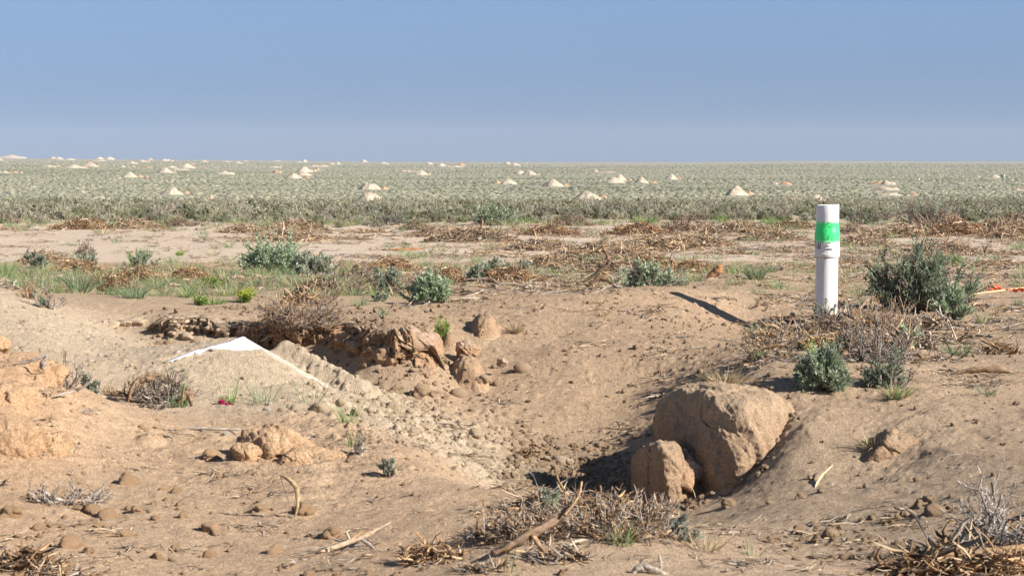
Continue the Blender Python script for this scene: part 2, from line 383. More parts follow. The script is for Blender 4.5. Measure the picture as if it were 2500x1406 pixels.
# colour of the ground, with some pit-floor shade painted in
def mixc(a,b,m): return a*(1-m[...,None])+np.array(b)*m[...,None]
Cg=np.zeros(UU.shape+(3,)); Cg[:]=(.42,.305,.205)
c1=Cg[:nr]; u1,y1=UU[:nr],YY[:nr]
c1=mixc(c1,(.49,.345,.225),sstep(11.8,10.3,y1)*sstep(1700,1000,u1))
c1=mixc(c1,(.50,.325,.195),np.clip(blob(40,9.6,170,1.6),0,1))
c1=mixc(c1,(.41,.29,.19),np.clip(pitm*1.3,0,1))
c1=mixc(c1,(.39,.29,.20),np.clip(blob(2100,8.3,480,1.5)*1.3,0,1))
c1=mixc(c1,(.45,.33,.225),sstep(7.9,7.2,y1)*sstep(1150,1500,u1)*sstep(2250,2050,u1))
sp=np.clip(spoilm*1.5-.12+n0*.15,0,1)*sstep(10.15,10.8,y1+(u1>900)*1.3+n0*.4)
c1=mixc(c1,(.50,.395,.28),sp)
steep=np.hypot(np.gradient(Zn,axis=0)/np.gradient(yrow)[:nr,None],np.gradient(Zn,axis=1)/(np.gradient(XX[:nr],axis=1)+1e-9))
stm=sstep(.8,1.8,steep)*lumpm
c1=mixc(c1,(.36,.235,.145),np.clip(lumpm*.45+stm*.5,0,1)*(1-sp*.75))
c1=mixc(c1,(.15,.115,.085),np.clip(blob(1430,11.0,190,1.5)*1.3-.15+n0*.3,0,1)*.8)  # pit shade painted into the floor colour, along with dark damp debris
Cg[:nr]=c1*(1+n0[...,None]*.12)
c2=Cg[nr:]; u2,y2=UU[nr:],YY[nr:]; n2=fbm(X2,Y2,.35,3,301); n3=fbm(X2,Y2,.02,3,305)
c2[:]=(.55,.44,.34)
c2=mixc(c2,(.38,.345,.235),sstep(44,49,y2+n2*5)*(.8))
c2=mixc(c2,(.27,.265,.195),sstep(88,110,y2))
n4=fbm(X2,Y2,.05,4,310)
c2=mixc(c2,(.31,.285,.205),sstep(.1,.5,n4+n3)*sstep(200,400,y2)*.8)
c2=mixc(c2,(.28,.265,.20),sstep(1200,2800,y2))
# vehicle tracks on the far rise
def streak(c,ua,ya,ub,yb,wpx,col,al):
    t=np.clip((y2-ya)/(yb-ya),0,1); on=(y2>min(ya,yb))&(y2<max(ya,yb)); uc=ua+(ub-ua)*t
    return mixc(c,col,np.exp(-((u2-uc)/wpx)**2)*on*al)
c2=streak(c2,1470,1100,1500,1750,3,(.42,.30,.2),.9); c2=streak(c2,1480,1100,1512,1750,3,(.42,.30,.2),.9)
Cg[nr:]=c2*(1+n2[...,None]*.1)
# grassy tint of the strip before the track
g=np.clip(blob(350,19.5,650,2.6),0,1)*.35; Cg[:nr]=mixc(Cg[:nr],(.31,.27,.165),g*sstep(-.3,.3,n0))
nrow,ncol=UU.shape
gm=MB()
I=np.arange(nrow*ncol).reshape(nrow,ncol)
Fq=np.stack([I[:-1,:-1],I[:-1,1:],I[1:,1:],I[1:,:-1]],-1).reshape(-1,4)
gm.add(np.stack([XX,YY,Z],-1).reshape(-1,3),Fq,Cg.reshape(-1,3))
# skirt: the sheet goes on behind and beside the camera
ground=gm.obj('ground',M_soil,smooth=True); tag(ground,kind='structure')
# near apron behind the camera and at the sides, continuing the same sheet
def apron():
    mb=MB(); g=[]
    xs=np.concatenate([[-400],-np.linspace(3.2,.8,8),np.linspace(.8,3.2,8),[400]])
    # strip from y=-400 up to the first row
    zr=np.interp
    cx=XX[0]; cz=Z[0]
    xs=np.concatenate([[-500,-60,-8,-3],cx[::12],[cx[-1],3,8,60,500]]); xs=np.sort(xs)
    ya=[yrow[0],4,2,-3,-20,-100,-500]
    V=[];
    for yy in ya:
        for x in xs:
            z=np.interp(x,cx,cz); t=min(1,(yrow[0]-yy)/1.5); V.append((x,yy,z*(1-t)+(.0)*t))
    m=len(xs); Fq=[]
    for a in range(len(ya)-1):
        for b in range(m-1): Fq.append([a*m+b,(a+1)*m+b,(a+1)*m+b+1,a*m+b+1])
    mb.add(V,Fq,(.42,.30,.2))
    for side,col in ((-1,0),(1,-1)):
        rr=list(range(0,nrow,25))+[nrow-1]; V=[];Fq=[]
        for r in rr:
            x0=XX[r,col]; y0=yrow[r]; z0=Z[r,col]
            for q,ex in enumerate((0,.3,2,8)):
                V.append((x0+side*ex*(y0*.5+3),y0,z0 if q==0 else z0))
        for a in range(len(rr)-1):
            for b in range(3):
                q=[a*4+b,(a+1)*4+b,(a+1)*4+b+1,a*4+b+1]; Fq.append(q if side<0 else q[::-1])
        V=np.array(V)
        cc=np.where(V[:,1:2]<44,np.array([[.4,.31,.24]]),np.array([[.24,.24,.165]]))
        mb.add(V,Fq,cc)
    o=mb.obj('ground',M_soil); tag(o,kind='structure')
apron()

def gz(x,y):
    x=np.asarray(x,float); y=np.asarray(y,float)
    u=U0+x/y*F
    r=np.interp(y,yrow,np.arange(nrow)); c=np.interp(u,ucol,np.arange(ncol))
    r0=np.clip(r.astype(int),0,nrow-2); c0=np.clip(c.astype(int),0,ncol-2); fr=r-r0; fc=c-c0
    return (Z[r0,c0]*(1-fc)+Z[r0,c0+1]*fc)*(1-fr)+(Z[r0+1,c0]*(1-fc)+Z[r0+1,c0+1]*fc)*fr
VP=VH+(H-Z)*F/YY
VPm=np.minimum.accumulate(VP,axis=0)
def hit(u,v):
    """where the sight line through pixel (u,v) of the photo meets the ground"""
    c=int(np.clip(np.interp(u,ucol,np.arange(ncol)),0,ncol-1)); col=VPm[:,c]
    i=int(np.searchsorted(-col,-v)); i=min(max(i,1),nrow-1)
    y=yrow[i]; a,b=VP[i-1,c],VP[i,c]
    if a>v>b: y=yrow[i-1]+(yrow[i]-yrow[i-1])*(a-v)/(a-b)
    x=(u-U0)/F*y
    return float(x),float(y),float(gz(x,y))
def hitfar(u,v):
    """same for the far plain: ignores small crests"""
    lo,hi=330.,2990.
    f=lambda y: VH+(H-far_h(u,y))*F/y
    if v<f(hi): return (u-U0)/F*hi,hi,float(gz((u-U0)/F*hi,hi))
    for _ in range(50):
        m=(lo+hi)/2
        if f(m)>v: lo=m
        else: hi=m
    return (u-U0)/F*lo,lo,float(gz((u-U0)/F*lo,lo))
def px(y,p): return p*y/F
def slope(x,y,e=.08):
    return float((gz(x+e,y)-gz(x-e,y))/(2*e)),float((gz(x,y+e)-gz(x,y-e))/(2*e))
# ---------------------------------------------------------------- earth blocks and clods
def n3(p,f,oct=4,seed=0,ridge=False):
    x,y,z=p[:,0],p[:,1],p[:,2]
    return (fbm(x+.37*z,y-.21*z,f,oct,seed,.55,ridge)+fbm(y+.31*x,z+.17*x,f,oct,seed+7,.55,ridge)+fbm(z-.27*y,x+.23*y,f,oct,seed+13,.55,ridge))/1.8
def cells(P,f,seed=0):
    """cell noise in 3-D: nearest distances and a random value per cell"""
    Q=P*f+seed*7.13; Q=Q+.35*np.stack([n3(P+11,f*1.6,2,seed+1),n3(P+23,f*1.6,2,seed+2),n3(P+37,f*1.6,2,seed+3)],1)
    B=np.floor(Q).astype(np.int64); d1=np.full(len(P),9.); d2=d1.copy(); rid=np.zeros(len(P))
    for dx in (-1,0,1):
        for dy in (-1,0,1):
            for dz in (-1,0,1):
                c=B+[dx,dy,dz]; h=_pp[(c[:,0]+_pp[(c[:,1]+_pp[c[:,2]&511])&511])&511]
                o=np.stack([(h*37%101)/101.,(h*53%97)/97.,(h*71%89)/89.],1)
                d=np.linalg.norm(c+o-Q,axis=1); m=d<d1
                d2=np.where(m,d1,np.minimum(d2,d)); rid=np.where(m,(h*29%113)/113.,rid); d1=np.where(m,d,d1)
    return d1,d2,rid
def cubesphere(n):
    t=np.linspace(-1,1,n+1); a,b=np.meshgrid(t,t,indexing='ij'); V=[];Fq=[];o=0
    for ax in range(3):
        for sg in (-1,1):
            c=[None]*3; c[ax]=np.full_like(a,sg); c[(ax+1)%3]=a*sg; c[(ax+2)%3]=b
            V.append(np.stack(c,-1).reshape(-1,3)); I=np.arange((n+1)**2).reshape(n+1,n+1)+o
            Fq.append(np.stack([I[:-1,:-1],I[1:,:-1],I[1:,1:],I[:-1,1:]],-1).reshape(-1,4)); o+=(n+1)**2
    V=np.concatenate(V); V=np.tan(V*math.pi/4*.98)/math.tan(math.pi/4*.98); 
    return V/np.linalg.norm(V,axis=1)[:,None],np.concatenate(Fq)
def block_mesh(rx,ry,rz,seed,n=44,pw=2.6,amp=.16,crack=.03,cols=((.43,.30,.215),(.40,.255,.155)),fine=.09,facets=11,cuts=(),kf=14.0,chunk=1.0):
    D,Fq=cubesphere(n)
    r=(np.abs(D)**pw).sum(1)**(-1/pw)
    rgp=np.random.default_rng(seed+50); nd=rgp.normal(0,1,(facets,3)); nd/=np.linalg.norm(nd,axis=1)[:,None]; hh=rgp.uniform(.62,.98,facets)
    for cx,cy,cz,ch in cuts: nd=np.vstack([nd,np.array([cx,cy,cz])/math.sqrt(cx*cx+cy*cy+cz*cz)]); hh=np.append(hh,ch)
    dots=np.clip(D@nd.T,.02,None); rr=hh[None]/dots
    rf=-np.log(np.exp(-kf*np.clip(rr,0,3)).sum(1)+np.exp(-kf*r*1.02))/kf
    r=np.clip(rf,.3,1.4)
    P=D*r[:,None]
    s=seed*3.7; m=min(rx,ry,rz)
    Pw=P*np.array([rx,ry,rz])
    q=Pw+s
    f=.33/m
    d=amp*n3(q,f,3,seed)+amp*.9*n3(q,f*2.0,6,seed+3,True)+.05*n3(q,f*6,4,seed+6)
    cr=np.abs(n3(q,f*1.1,2,seed+5)); d-=crack*np.exp(-(cr/.018)**2)
    d1,d2,rid=cells(q,.62/m,seed); e_=np.exp(-((d2-d1)/.10)**2); d=d+chunk*((rid-.5)*.16-e_*.07-.10*d1)
    d1b,d2b,rb=cells(q,1.9/m,seed+40); d=d+chunk*((rb-.5)*.045-np.exp(-((d2b-d1b)/.12)**2)*.02)
    Pw=Pw+D*np.array([rx,ry,rz])*d[:,None]
    Pw-=D*(.022*m*np.clip(n3(q,f*5,3,seed+21)-.12,0,1)*3)[:,None]
    Pw+=D*(fine*m*1.6*n3(q,f*8,5,seed+9,True))[:,None]
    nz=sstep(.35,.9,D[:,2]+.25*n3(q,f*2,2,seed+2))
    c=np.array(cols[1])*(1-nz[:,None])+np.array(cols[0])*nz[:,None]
    c=c*(1+.12*n3(q,f*2,3,seed+4)[:,None])
    mb=MB(); mb.add(Pw,Fq,np.clip(c,0,1)); return mb
def block(u,y,zc,rx,ry,rz,seed,label,cat='earth block',name='earth_block',rz_=0,**k):
    o=block_mesh(rx,ry,rz,seed,**k).obj(name,M_clod,smooth=True)
    o.location=((u-U0)/F*y,y,zc); o.rotation_euler=(0,0,rz_)
    return tag(o,label,cat)
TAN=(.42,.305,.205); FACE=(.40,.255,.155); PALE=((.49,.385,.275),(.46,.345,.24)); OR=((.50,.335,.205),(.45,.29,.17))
block(1772,10.55,-.115,.335,.55,.268,1,'large rounded eroded earth block on the near edge of the pit, casting the dark shadow',cols=((.41,.30,.20),(.375,.26,.17)),pw=2.7,n=110,amp=.20,facets=3,fine=.10,crack=.03,kf=6.5,chunk=.22,cuts=[(-.85,-.52,.1,.70),(.55,-.8,.15,.88)])
block(1598,10.34,-.25,.13,.34,.215,2,'lower earth block leaning against the large rounded one, its face in deep shade',cols=((.38,.275,.185),(.35,.24,.155)),pw=3.2,n=60,amp=.12,facets=2,kf=7,fine=.1,chunk=.3,cuts=[(-.78,-.62,.06,.60)])
block(1672,10.28,-.25,.11,.25,.16,3,'small crumbling earth ledge below the large rounded block',pw=2.4,amp=.22)
block(965,13.72,.05,.22,.40,.165,4,'cracked earth block with a dark vertical fissure in the back bank of the pit',pw=3.0,n=80,amp=.14,crack=.05,facets=8,kf=9)
block(560,14.6,.05,.1,.12,.06,18,'pale clod fallen at the foot of the long pale bank',amp=.2,cols=PALE)
block(465,14.35,.045,.05,.06,.04,19,'shaded round clod beside the bank foot',amp=.2,cols=(TAN,FACE))
block(250,14.55,.15,.11,.15,.06,9,'overhanging crust of pale soil beside the small grass sprig on the spoil slope',amp=.25,cols=PALE)
block(320,14.8,.17,.12,.12,.04,20,'flat crust plate lying along the top of the pale bank',amp=.22,cols=PALE)
block(1180,14.85,.1,.1,.3,.13,10,'dark weathered earth knob halfway up the back slope of the pit',pw=2.2,amp=.16)
block(1225,13.75,-.0,.035,.05,.03,21,'grey stone-like clod on the pit slope',amp=.15,cols=((.42,.32,.24),(.4,.3,.22)))
block(1140,14.0,.05,.09,.15,.06,22,'crumbling clod tangled with dry grass below the green forb',amp=.25)
block(665,9.27,.02,.18,.18,.125,11,'large orange clod with a dark rooty top on the sand slope',amp=.22,cols=OR)
block(600,9.12,.035,.075,.08,.055,12,'rounded clod leaning on the large orange clod, dark shadow beneath',amp=.14,cols=OR)
block(755,9.12,.0,.13,.13,.07,23,'orange clod trailing down beside the large rooty clod',amp=.2,cols=OR)
block(820,9.2,-.0,.07,.09,.05,24,'low orange clod beyond the trailing one',amp=.22,cols=OR)
block(870,9.3,-.01,.06,.07,.04,25,'last orange clod in the row running from the rooty clod',amp=.22,cols=OR)
block(150,10.85,.12,.085,.1,.055,13,'smooth rounded earth lump between the hummock and the dead shrub',pw=2.4,amp=.1,cols=((.47,.32,.22),(.45,.29,.19)))
block(-5,10.25,.41,.06,.07,.05,26,'clod perched on top of the orange hummock',amp=.18,cols=OR)
block(118,8.85,.06,.085,.13,.13,27,'upright slab of orange earth on the flank of the hummock',pw=2.6,amp=.16,cols=OR)
block(38,8.75,.12,.15,.2,.14,28,'tilted orange earth slab at the foot of the hummock',pw=2.4,amp=.16,cols=OR)
block(2168,9.75,-.05,.14,.17,.115,29,'rough brown clod bound with fine roots on the sandy slope',cols=((.36,.26,.175),(.31,.21,.135)),amp=.25,crack=.1)
block(2105,9.75,-.08,.035,.05,.03,30,'small rounded clod at the foot of the root-bound clod',amp=.18)

# the cut bank behind the spoil: one rough curtain of earth
def bank_wall():
    K=np.array([(215,.20,.16,15.0),(300,.205,.09,14.75),(400,.215,.04,14.45),(520,.21,.02,14.35),(590,.205,-.0,14.3),(650,.20,-.04,14.25),(740,.20,-.08,14.15),(820,.205,-.10,14.05),(870,.215,-.12,13.65),(960,.235,-.13,13.45),(1015,.21,-.12,13.45),(1045,.18,-.12,13.62),(1056,.15,-.10,13.95),(1058,.14,-.06,14.35)])
    ns,nt_=560,90; s_=np.linspace(0,len(K)-1,ns); kk=np.stack([np.interp(s_,range(len(K)),K[:,i]) for i in range(4)],1)
    kk[:,3]+=.10*fbm(s_*1.3,s_*0+3,1,3,700)+.05*fbm(s_*4,s_*0+9,1,3,705)
    x=(kk[:,0]-U0)/F*kk[:,3]; y=kk[:,3]
    for _ in range(3): x[1:-1]=(x[:-2]+x[1:-1]+x[2:])/3
    tx=np.gradient(x); ty=np.gradient(y); l=np.hypot(tx,ty)+1e-9; nx,ny=ty/l,-tx/l
    t=np.linspace(0,1,nt_)
    out=np.interp(t,[0,.10,.18,.4,.58,.70,.80,1],[.24,.12,.03,.0,-.01,-.04,-.11,-.28]); hh=np.interp(t,[0,.10,.18,.4,.58,.70,.80,1],[-.12,-.05,.0,.45,.80,.95,1,1])
    O,_=np.meshgrid(out,y); Hh,_=np.meshgrid(hh,y)
    X=x[:,None]+nx[:,None]*O; Y=y[:,None]+ny[:,None]*O-.02
    Zt=(gz(x-nx*.42,y-ny*.42)+.012)[:,None]; Zt=.5*Zt+.5*kk[:,1][:,None]+.005; Zb=kk[:,2][:,None]-.02
    Zz=np.where(Hh<0,Zb+Hh,Zb+(Zt-Zb)*Hh); bk=sstep(.80,1,t)[None]; Zz=Zz*(1-bk)+(gz(X,Y)-.07)*bk
    P=np.stack([X,Y,Zz],-1).reshape(-1,3)
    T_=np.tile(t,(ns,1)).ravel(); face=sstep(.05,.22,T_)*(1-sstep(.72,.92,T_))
    Pq=P*np.array([1,1,1.35])
    d=.06*n3(Pq+5,1.5,3,710)+.02*n3(Pq+9,5,5,715)+.018*n3(Pq,14,4,720,True)
    d1,d2,rid=cells(Pq,5.5,3); d=d+(rid-.5)*.085-.035*np.exp(-((d2-d1)/.09)**2)
    d1b,d2b,rb=cells(Pq,15,5); d=d+(rb-.5)*.026-.012*np.exp(-((d2b-d1b)/.12)**2)
    cr=np.abs(n3(P*np.array([1,1,1.1])+2,2.4,3,730)); crm=np.exp(-(cr/.016)**2)
    d=d*(.12+.88*face)-.05*crm*face
    # blocky steps
    q=n3(Pq+3,2.1,2,735); d+=.05*face*(np.floor(q*2.6)/2.6)
    nrm=np.stack([np.repeat(nx,nt_)*(.3+.7*face),np.repeat(ny,nt_)*(.3+.7*face),(1-face)*.6+.10],1)
    P=P+nrm*d[:,None]
    e=np.minimum(s_/2.0,1.0).clip(0,1); e=e*e*(3-2*e); P[:,2]-=np.repeat((1-e)*.42,nt_)
    I=np.arange(ns*nt_).reshape(ns,nt_); Fq=np.stack([I[:-1,:-1],I[:-1,1:],I[1:,1:],I[1:,:-1]],-1).reshape(-1,4)[:, ::-1]
    kf_=kk[:,0][:-1,None]*np.ones((1,nt_-1)); tf_=np.ones((ns-1,1))*t[:-1][None]; keep=~(((kf_>1022)&(tf_>.60))|((kf_<250)&(tf_>.66))|(kf_>1016)); Fq=Fq[keep.ravel()]
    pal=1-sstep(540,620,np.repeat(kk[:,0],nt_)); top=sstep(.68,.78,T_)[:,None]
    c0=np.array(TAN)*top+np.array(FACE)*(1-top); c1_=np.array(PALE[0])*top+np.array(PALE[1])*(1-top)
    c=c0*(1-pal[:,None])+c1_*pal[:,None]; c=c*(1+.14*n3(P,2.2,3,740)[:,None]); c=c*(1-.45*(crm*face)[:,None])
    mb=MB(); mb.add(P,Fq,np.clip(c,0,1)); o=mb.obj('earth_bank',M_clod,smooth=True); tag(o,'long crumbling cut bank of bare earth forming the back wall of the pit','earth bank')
bank_wall()
block(75,9.9,.30,.16,.2,.1,31,'broken orange crust capping the hummock at the frame edge',amp=.25,cols=OR,facets=9)
block(20,9.4,.22,.14,.16,.1,32,'jutting orange earth lump with a dark hollow beneath, on the hummock',amp=.25,cols=OR,facets=9)
block(1035,13.85,.03,.12,.42,.15,33,'earth block at the end of the cut bank beside the green forb',amp=.16,facets=8,kf=9)
block(1030,13.42,-.06,.09,.12,.06,34,'slumped clod at the foot of the cut bank end',amp=.18,facets=8)
# ---------------------------------------------------------------- white sheet
def plastic_mat():
    m,nt,b=newmat('dusty_white_sheet'); tc=N(nt,'ShaderNodeTexCoord'); v=tc.outputs['Object']
    n1=noise(nt,7,6,.7,v); n2=noise(nt,60,4,.6,v)
    f=maprange(nt,mathn(nt,'ADD',n1.outputs['Fac'],mathn(nt,'MULTIPLY',n2.outputs['Fac'],.35)),.55,.85,0,1)
    at_=attr(nt,'Col'); c=mix(nt,mathn(nt,'MULTIPLY',f,.8),at_.outputs['Color'],(.50,.42,.32)); nt.links.new(c,b.inputs['Base Color']); b.inputs['Roughness'].default_value=.6
    bp=N(nt,'ShaderNodeBump'); bp.inputs['Distance'].default_value=.01; nt.links.new(n1.outputs['Fac'],bp.inputs['Height']); nt.links.new(bp.outputs[0],b.inputs['Normal'])
    return m
def sheet():
    n=70; s_,t_=np.meshgrid(np.linspace(0,1,n),np.linspace(0,1,n),indexing='ij')
    P=pB[None,None]+s_[...,None]*e1+t_[...,None]*e2
    j=.012*fbm(s_*9,t_*9,1,4,400); k=.012*fbm(s_*3,t_*3,1,3,410)
    P[...,0]+=j*((s_<.02)|(s_>.98)); P[...,1]+=j*((t_<.02)|(t_>.98)); P[...,2]+=k
    # slight lip where the edge curls
    P[...,2]-=.03*(np.clip(.06-t_,0,1)/.06)**2
    T_=P.copy(); T_[...,2]-=.018
    V=np.concatenate([P.reshape(-1,3),T_.reshape(-1,3)]); I=np.arange(n*n).reshape(n,n); o=n*n
    Fq=[np.stack([I[:-1,:-1],I[1:,:-1],I[1:,1:],I[:-1,1:]],-1).reshape(-1,4)]; Fq.append(Fq[0][:,::-1]+o)
    for a in (I[0],I[-1],I[:,0],I[:,-1]): Fq.append(np.stack([a[:-1],a[1:],a[1:]+o,a[:-1]+o],-1))
    dk=np.clip(sstep(.18,.42,s_+.25*fbm(s_*6,t_*6,1,4,430))*(.75+.9*fbm(s_*14,t_*14,1,4,440)),0,1).reshape(-1,1); cc=np.array([[.60,.61,.63]])*(1-dk)+np.array([[.52,.435,.335]])*dk; mb=MB(); mb.add(V,np.concatenate(Fq),np.concatenate([cc,cc]))
    o=mb.obj('plastic_sheet',plastic_mat()); tag(o,'white sheet half buried in the pale spoil, one pointed corner and its edges showing','sheet')
sheet()
# ---------------------------------------------------------------- white pipe marker post
def pipe_mat(name,green=False):
    m,nt,b=newmat(name); tc=N(nt,'ShaderNodeTexCoord'); v=tc.outputs['Object']
    mp=N(nt,'ShaderNodeMapping'); mp.inputs['Scale'].default_value=(60,60,5); nt.links.new(v,mp.inputs[0])
    st=noise(nt,1,4,.6,mp.outputs[0]); n1=noise(nt,18,5,.6,v)
    c=mix(nt,maprange(nt,n1.outputs['Fac'],.35,.75,0,.35),(.70,.71,.73),(.58,.57,.54))
    sx=N(nt,'ShaderNodeSeparateXYZ'); nt.links.new(v,sx.inputs[0])
    if green:
        z=mathn(nt,'ADD',sx.outputs[2],mathn(nt,'MULTIPLY',noise(nt,9,2,.5,v).outputs['Fac'],.03))
        up=maprange(nt,z,GZ[0],GZ[1],1,0); dn=maprange(nt,z,GZ[3],GZ[2],0,1)
        n_g=mathn(nt,'MULTIPLY',up,dn)
        c=mix(nt,n_g,c,(.05,.80,.20))
    else:
        f=mathn(nt,'MULTIPLY',maprange(nt,st.outputs['Fac'],.50,.64,0,.8),maprange(nt,sx.outputs[2],.18,.42,0,1))
        c=mix(nt,f,c,(.52,.40,.26))
        md=mathn(nt,'MULTIPLY',maprange(nt,mathn(nt,'ADD',sx.outputs[2],mathn(nt,'MULTIPLY',n1.outputs['Fac'],-.16)),-.06,.06,1,0),.7); c=mix(nt,md,c,(.42,.32,.22))
    nt.links.new(c,b.inputs['Base Color']); b.inputs['Roughness'].default_value=.42
    return m
def pipe():
    yP=16.0; xP=(2016.6-U0)/F*yP; zb=float(gz(xP,yP)); 
    root=empty('marker_post',(xP,yP,zb)); root.rotation_euler=(0,R(.9),0)
    tag(root,'white plastic pipe post with a green painted band and black handwriting','marker post')
    k=yP/F
    top=H-(500-VH)*k-zb; lip=H-(627-VH)*k-zb; b1=H-(571-VH)*k-zb; b0=H-(552-VH)*k-zb
    global GZ; GZ=(b0+.022+.012,b0+.05+.012,H-(584-VH)*k-zb+.012,H-(594-VH)*k-zb+.012)
    ns=64; a=np.arange(ns)*2*np.pi/ns
    def lathe(prof,name,mat,top_tilt=0):
        mb=MB(); V=[]
        for r,z,tl in prof: V.append(np.stack([r*np.cos(a),r*np.sin(a),z+tl*np.cos(a)],1))
        V=np.concatenate(V); n=len(prof); i=np.arange(n-1)[:,None]*ns; j=np.arange(ns)[None]; kk=(j+1)%ns
        mb.add(V,np.stack([i+j,i+kk,i+ns+kk,i+ns+j],-1).reshape(-1,4),(.8,.8,.8)); return mb.obj(name,mat,root,smooth=True)
    r0=27.3*k; r1=30.4*k; rs=27.6*k
    lathe([(r0*.93,-.35,0),(r0,-.35,0),(r0,-.34,0),(r0,lip*.5,0),(r0,lip+.02,0)],'lower_pipe',pipe_mat('pipe_lower'))
    tl=.006
    P=[(r0+.0005,lip+.004,0),(r1-.0015,lip,0),(r1,lip+.002,0),(r1,lip+.03,0),(r1,b1-.01,0),(r1-.0004,b1,0)]
    for t in np.linspace(.1,1,9): P.append((r1+(rs-r1)*(t*t*(3-2*t)),b1+(b0-b1)*t,0))
    P+=[(rs,(b0+top)/2,tl*.3),(rs,top-.002,tl),(rs-.001,top,tl),(rs-.0075,top,tl),(rs-.009,top-.003,tl),(rs-.009,top-.3,0),(0.001,top-.3,0)]
    sl=lathe(P,'pipe_sleeve',pipe_mat('pipe_sleeve',True))
    mb=MB(); rr=np.linspace(0,2*np.pi,40); tube(mb,np.stack([(r0+.001)*np.cos(rr),(r0+.001)*np.sin(rr),np.full(40,lip-.001)],1),.0022,(.3,.25,.2)); mb.obj('pipe_joint',wood_mat('joint_dirt'),root)
    ink,nt,b=newmat('marker_ink'); at=attr(nt,'Col'); nt.links.new(at.outputs['Color'],b.inputs['Base Color']); b.inputs['Roughness'].default_value=.6
    def R_at(z):
        if z<b1: return r1
        if z>b0: return rs
        t=(z-b1)/(b0-b1); return r1+(rs-r1)*(t*t*(3-2*t))
    import math as mt
    def stroke(mb,pts,w,col):
        # pts in zoomed crop pixels -> wrap on the sleeve
        P=[]; prev=None
        pts=np.array(pts,float); n=len(pts); tt=np.linspace(0,n-1,(n-1)*5+1); 
        # Catmull-Rom
        Q=[]
        for t in tt:
            i=min(int(t),n-2); f=t-i; p0=pts[max(i-1,0)];p1=pts[i];p2=pts[i+1];p3=pts[min(i+2,n-1)]
            Q.append(.5*((2*p1)+(-p0+p2)*f+(2*p0-5*p1+4*p2-p3)*f*f+(-p0+3*p1-3*p2+p3)*f**3))
        C3=[];Nn=[]
        for X,Y in Q:
            u=1970+X/9.37; v=490+Y/9.37
            z=H-(v-VH)*k-zb; r=R_at(z)
            uc=2016.6+(775-v)*mt.tan(R(.9)); s=max(-.985,min(.985,(u-uc)*k/r)); an=mt.asin(s)
            C3.append([r*mt.sin(an),-r*mt.cos(an),z]); Nn.append([mt.sin(an),-mt.cos(an),0])
        C3=np.array(C3);Nn=np.array(Nn); T=np.gradient(C3,axis=0); T/=np.linalg.norm(T,axis=1)[:,None]+1e-9
        S_=np.cross(T,Nn); m=len(C3); wv=1.25*w*k/9.37*np.clip(np.minimum(np.arange(m)+1.5,m-np.arange(m)+.5)/3,.35,1)[:,None]
        V=np.concatenate([C3+S_*wv/2+Nn*.0007,C3-S_*wv/2+Nn*.0007,C3+S_*wv/2-Nn*.001,C3-S_*wv/2-Nn*.001]); i=np.arange(m-1)
        Fq=np.concatenate([np.stack([i,i+1,i+1+m,i+m],-1),np.stack([i,i+1,i+1+2*m,i+2*m],-1),np.stack([i+m,i+1+m,i+1+3*m,i+3*m],-1)])
        mb.add(V,Fq,col)
    K=(.012,.014,.016); G=(.02,.22,.10)
    mb=MB(); stroke(mb,[(497,962),(450,958),(400,975),(388,1000),(415,1025),(465,1032)],13,K); stroke(mb,[(465,1032),(400,1036),(362,1062),(360,1090),(392,1112)],13,K); stroke(mb,[(385,1110),(460,1104),(542,1104)],24,K); mb.obj('handwriting',ink,root)
    mb=MB(); stroke(mb,[(192,925),(197,1010),(216,1098),(232,1040),(240,935)],12,K); stroke(mb,[(240,935),(246,1040),(260,1102),(275,1020),(280,932)],14,K); mb.obj('handwriting',ink,root)
    mb=MB(); stroke(mb,[(170,915),(172,1085)],9,K); mb.obj('handwriting',ink,root); mb=MB(); stroke(mb,[(738,955),(732,1035)],9,(.2,.2,.22)); mb.obj('handwriting',ink,root)
    mb=MB(); stroke(mb,[(432,545),(440,510),(470,495),(512,505),(538,545),(530,590),(500,613),(472,600),(462,575)],11,(.02,.12,.07)); mb.obj('handwriting',ink,root)
    mb=MB(); stroke(mb,[(400,705),(403,668),(440,645),(470,668),(458,700),(492,712),(515,672),(548,655),(575,680),(560,712)],6,(.03,.36,.15)); mb.obj('handwriting',ink,root)
    mb=MB(); stroke(mb,[(372,800),(385,850),(428,862),(458,888),(438,835),(470,798),(512,812),(527,855),(508,886)],10,(.02,.2,.09)); mb.obj('handwriting',ink,root)
    mb=MB(); stroke(mb,[(685,800),(680,900),(676,1030)],7,(.45,.42,.15)); stroke(mb,[(672,1035),(676,1062)],30,(.2,.13,.06)); stroke(mb,[(655,1078),(705,1080)],9,(.5,.42,.25))
    stroke(mb,[(305,1195),(350,1200),(400,1212)],9,(.62,.58,.52))
    mb.obj('stain',ink,root)['kind']='stuff'
pipe()
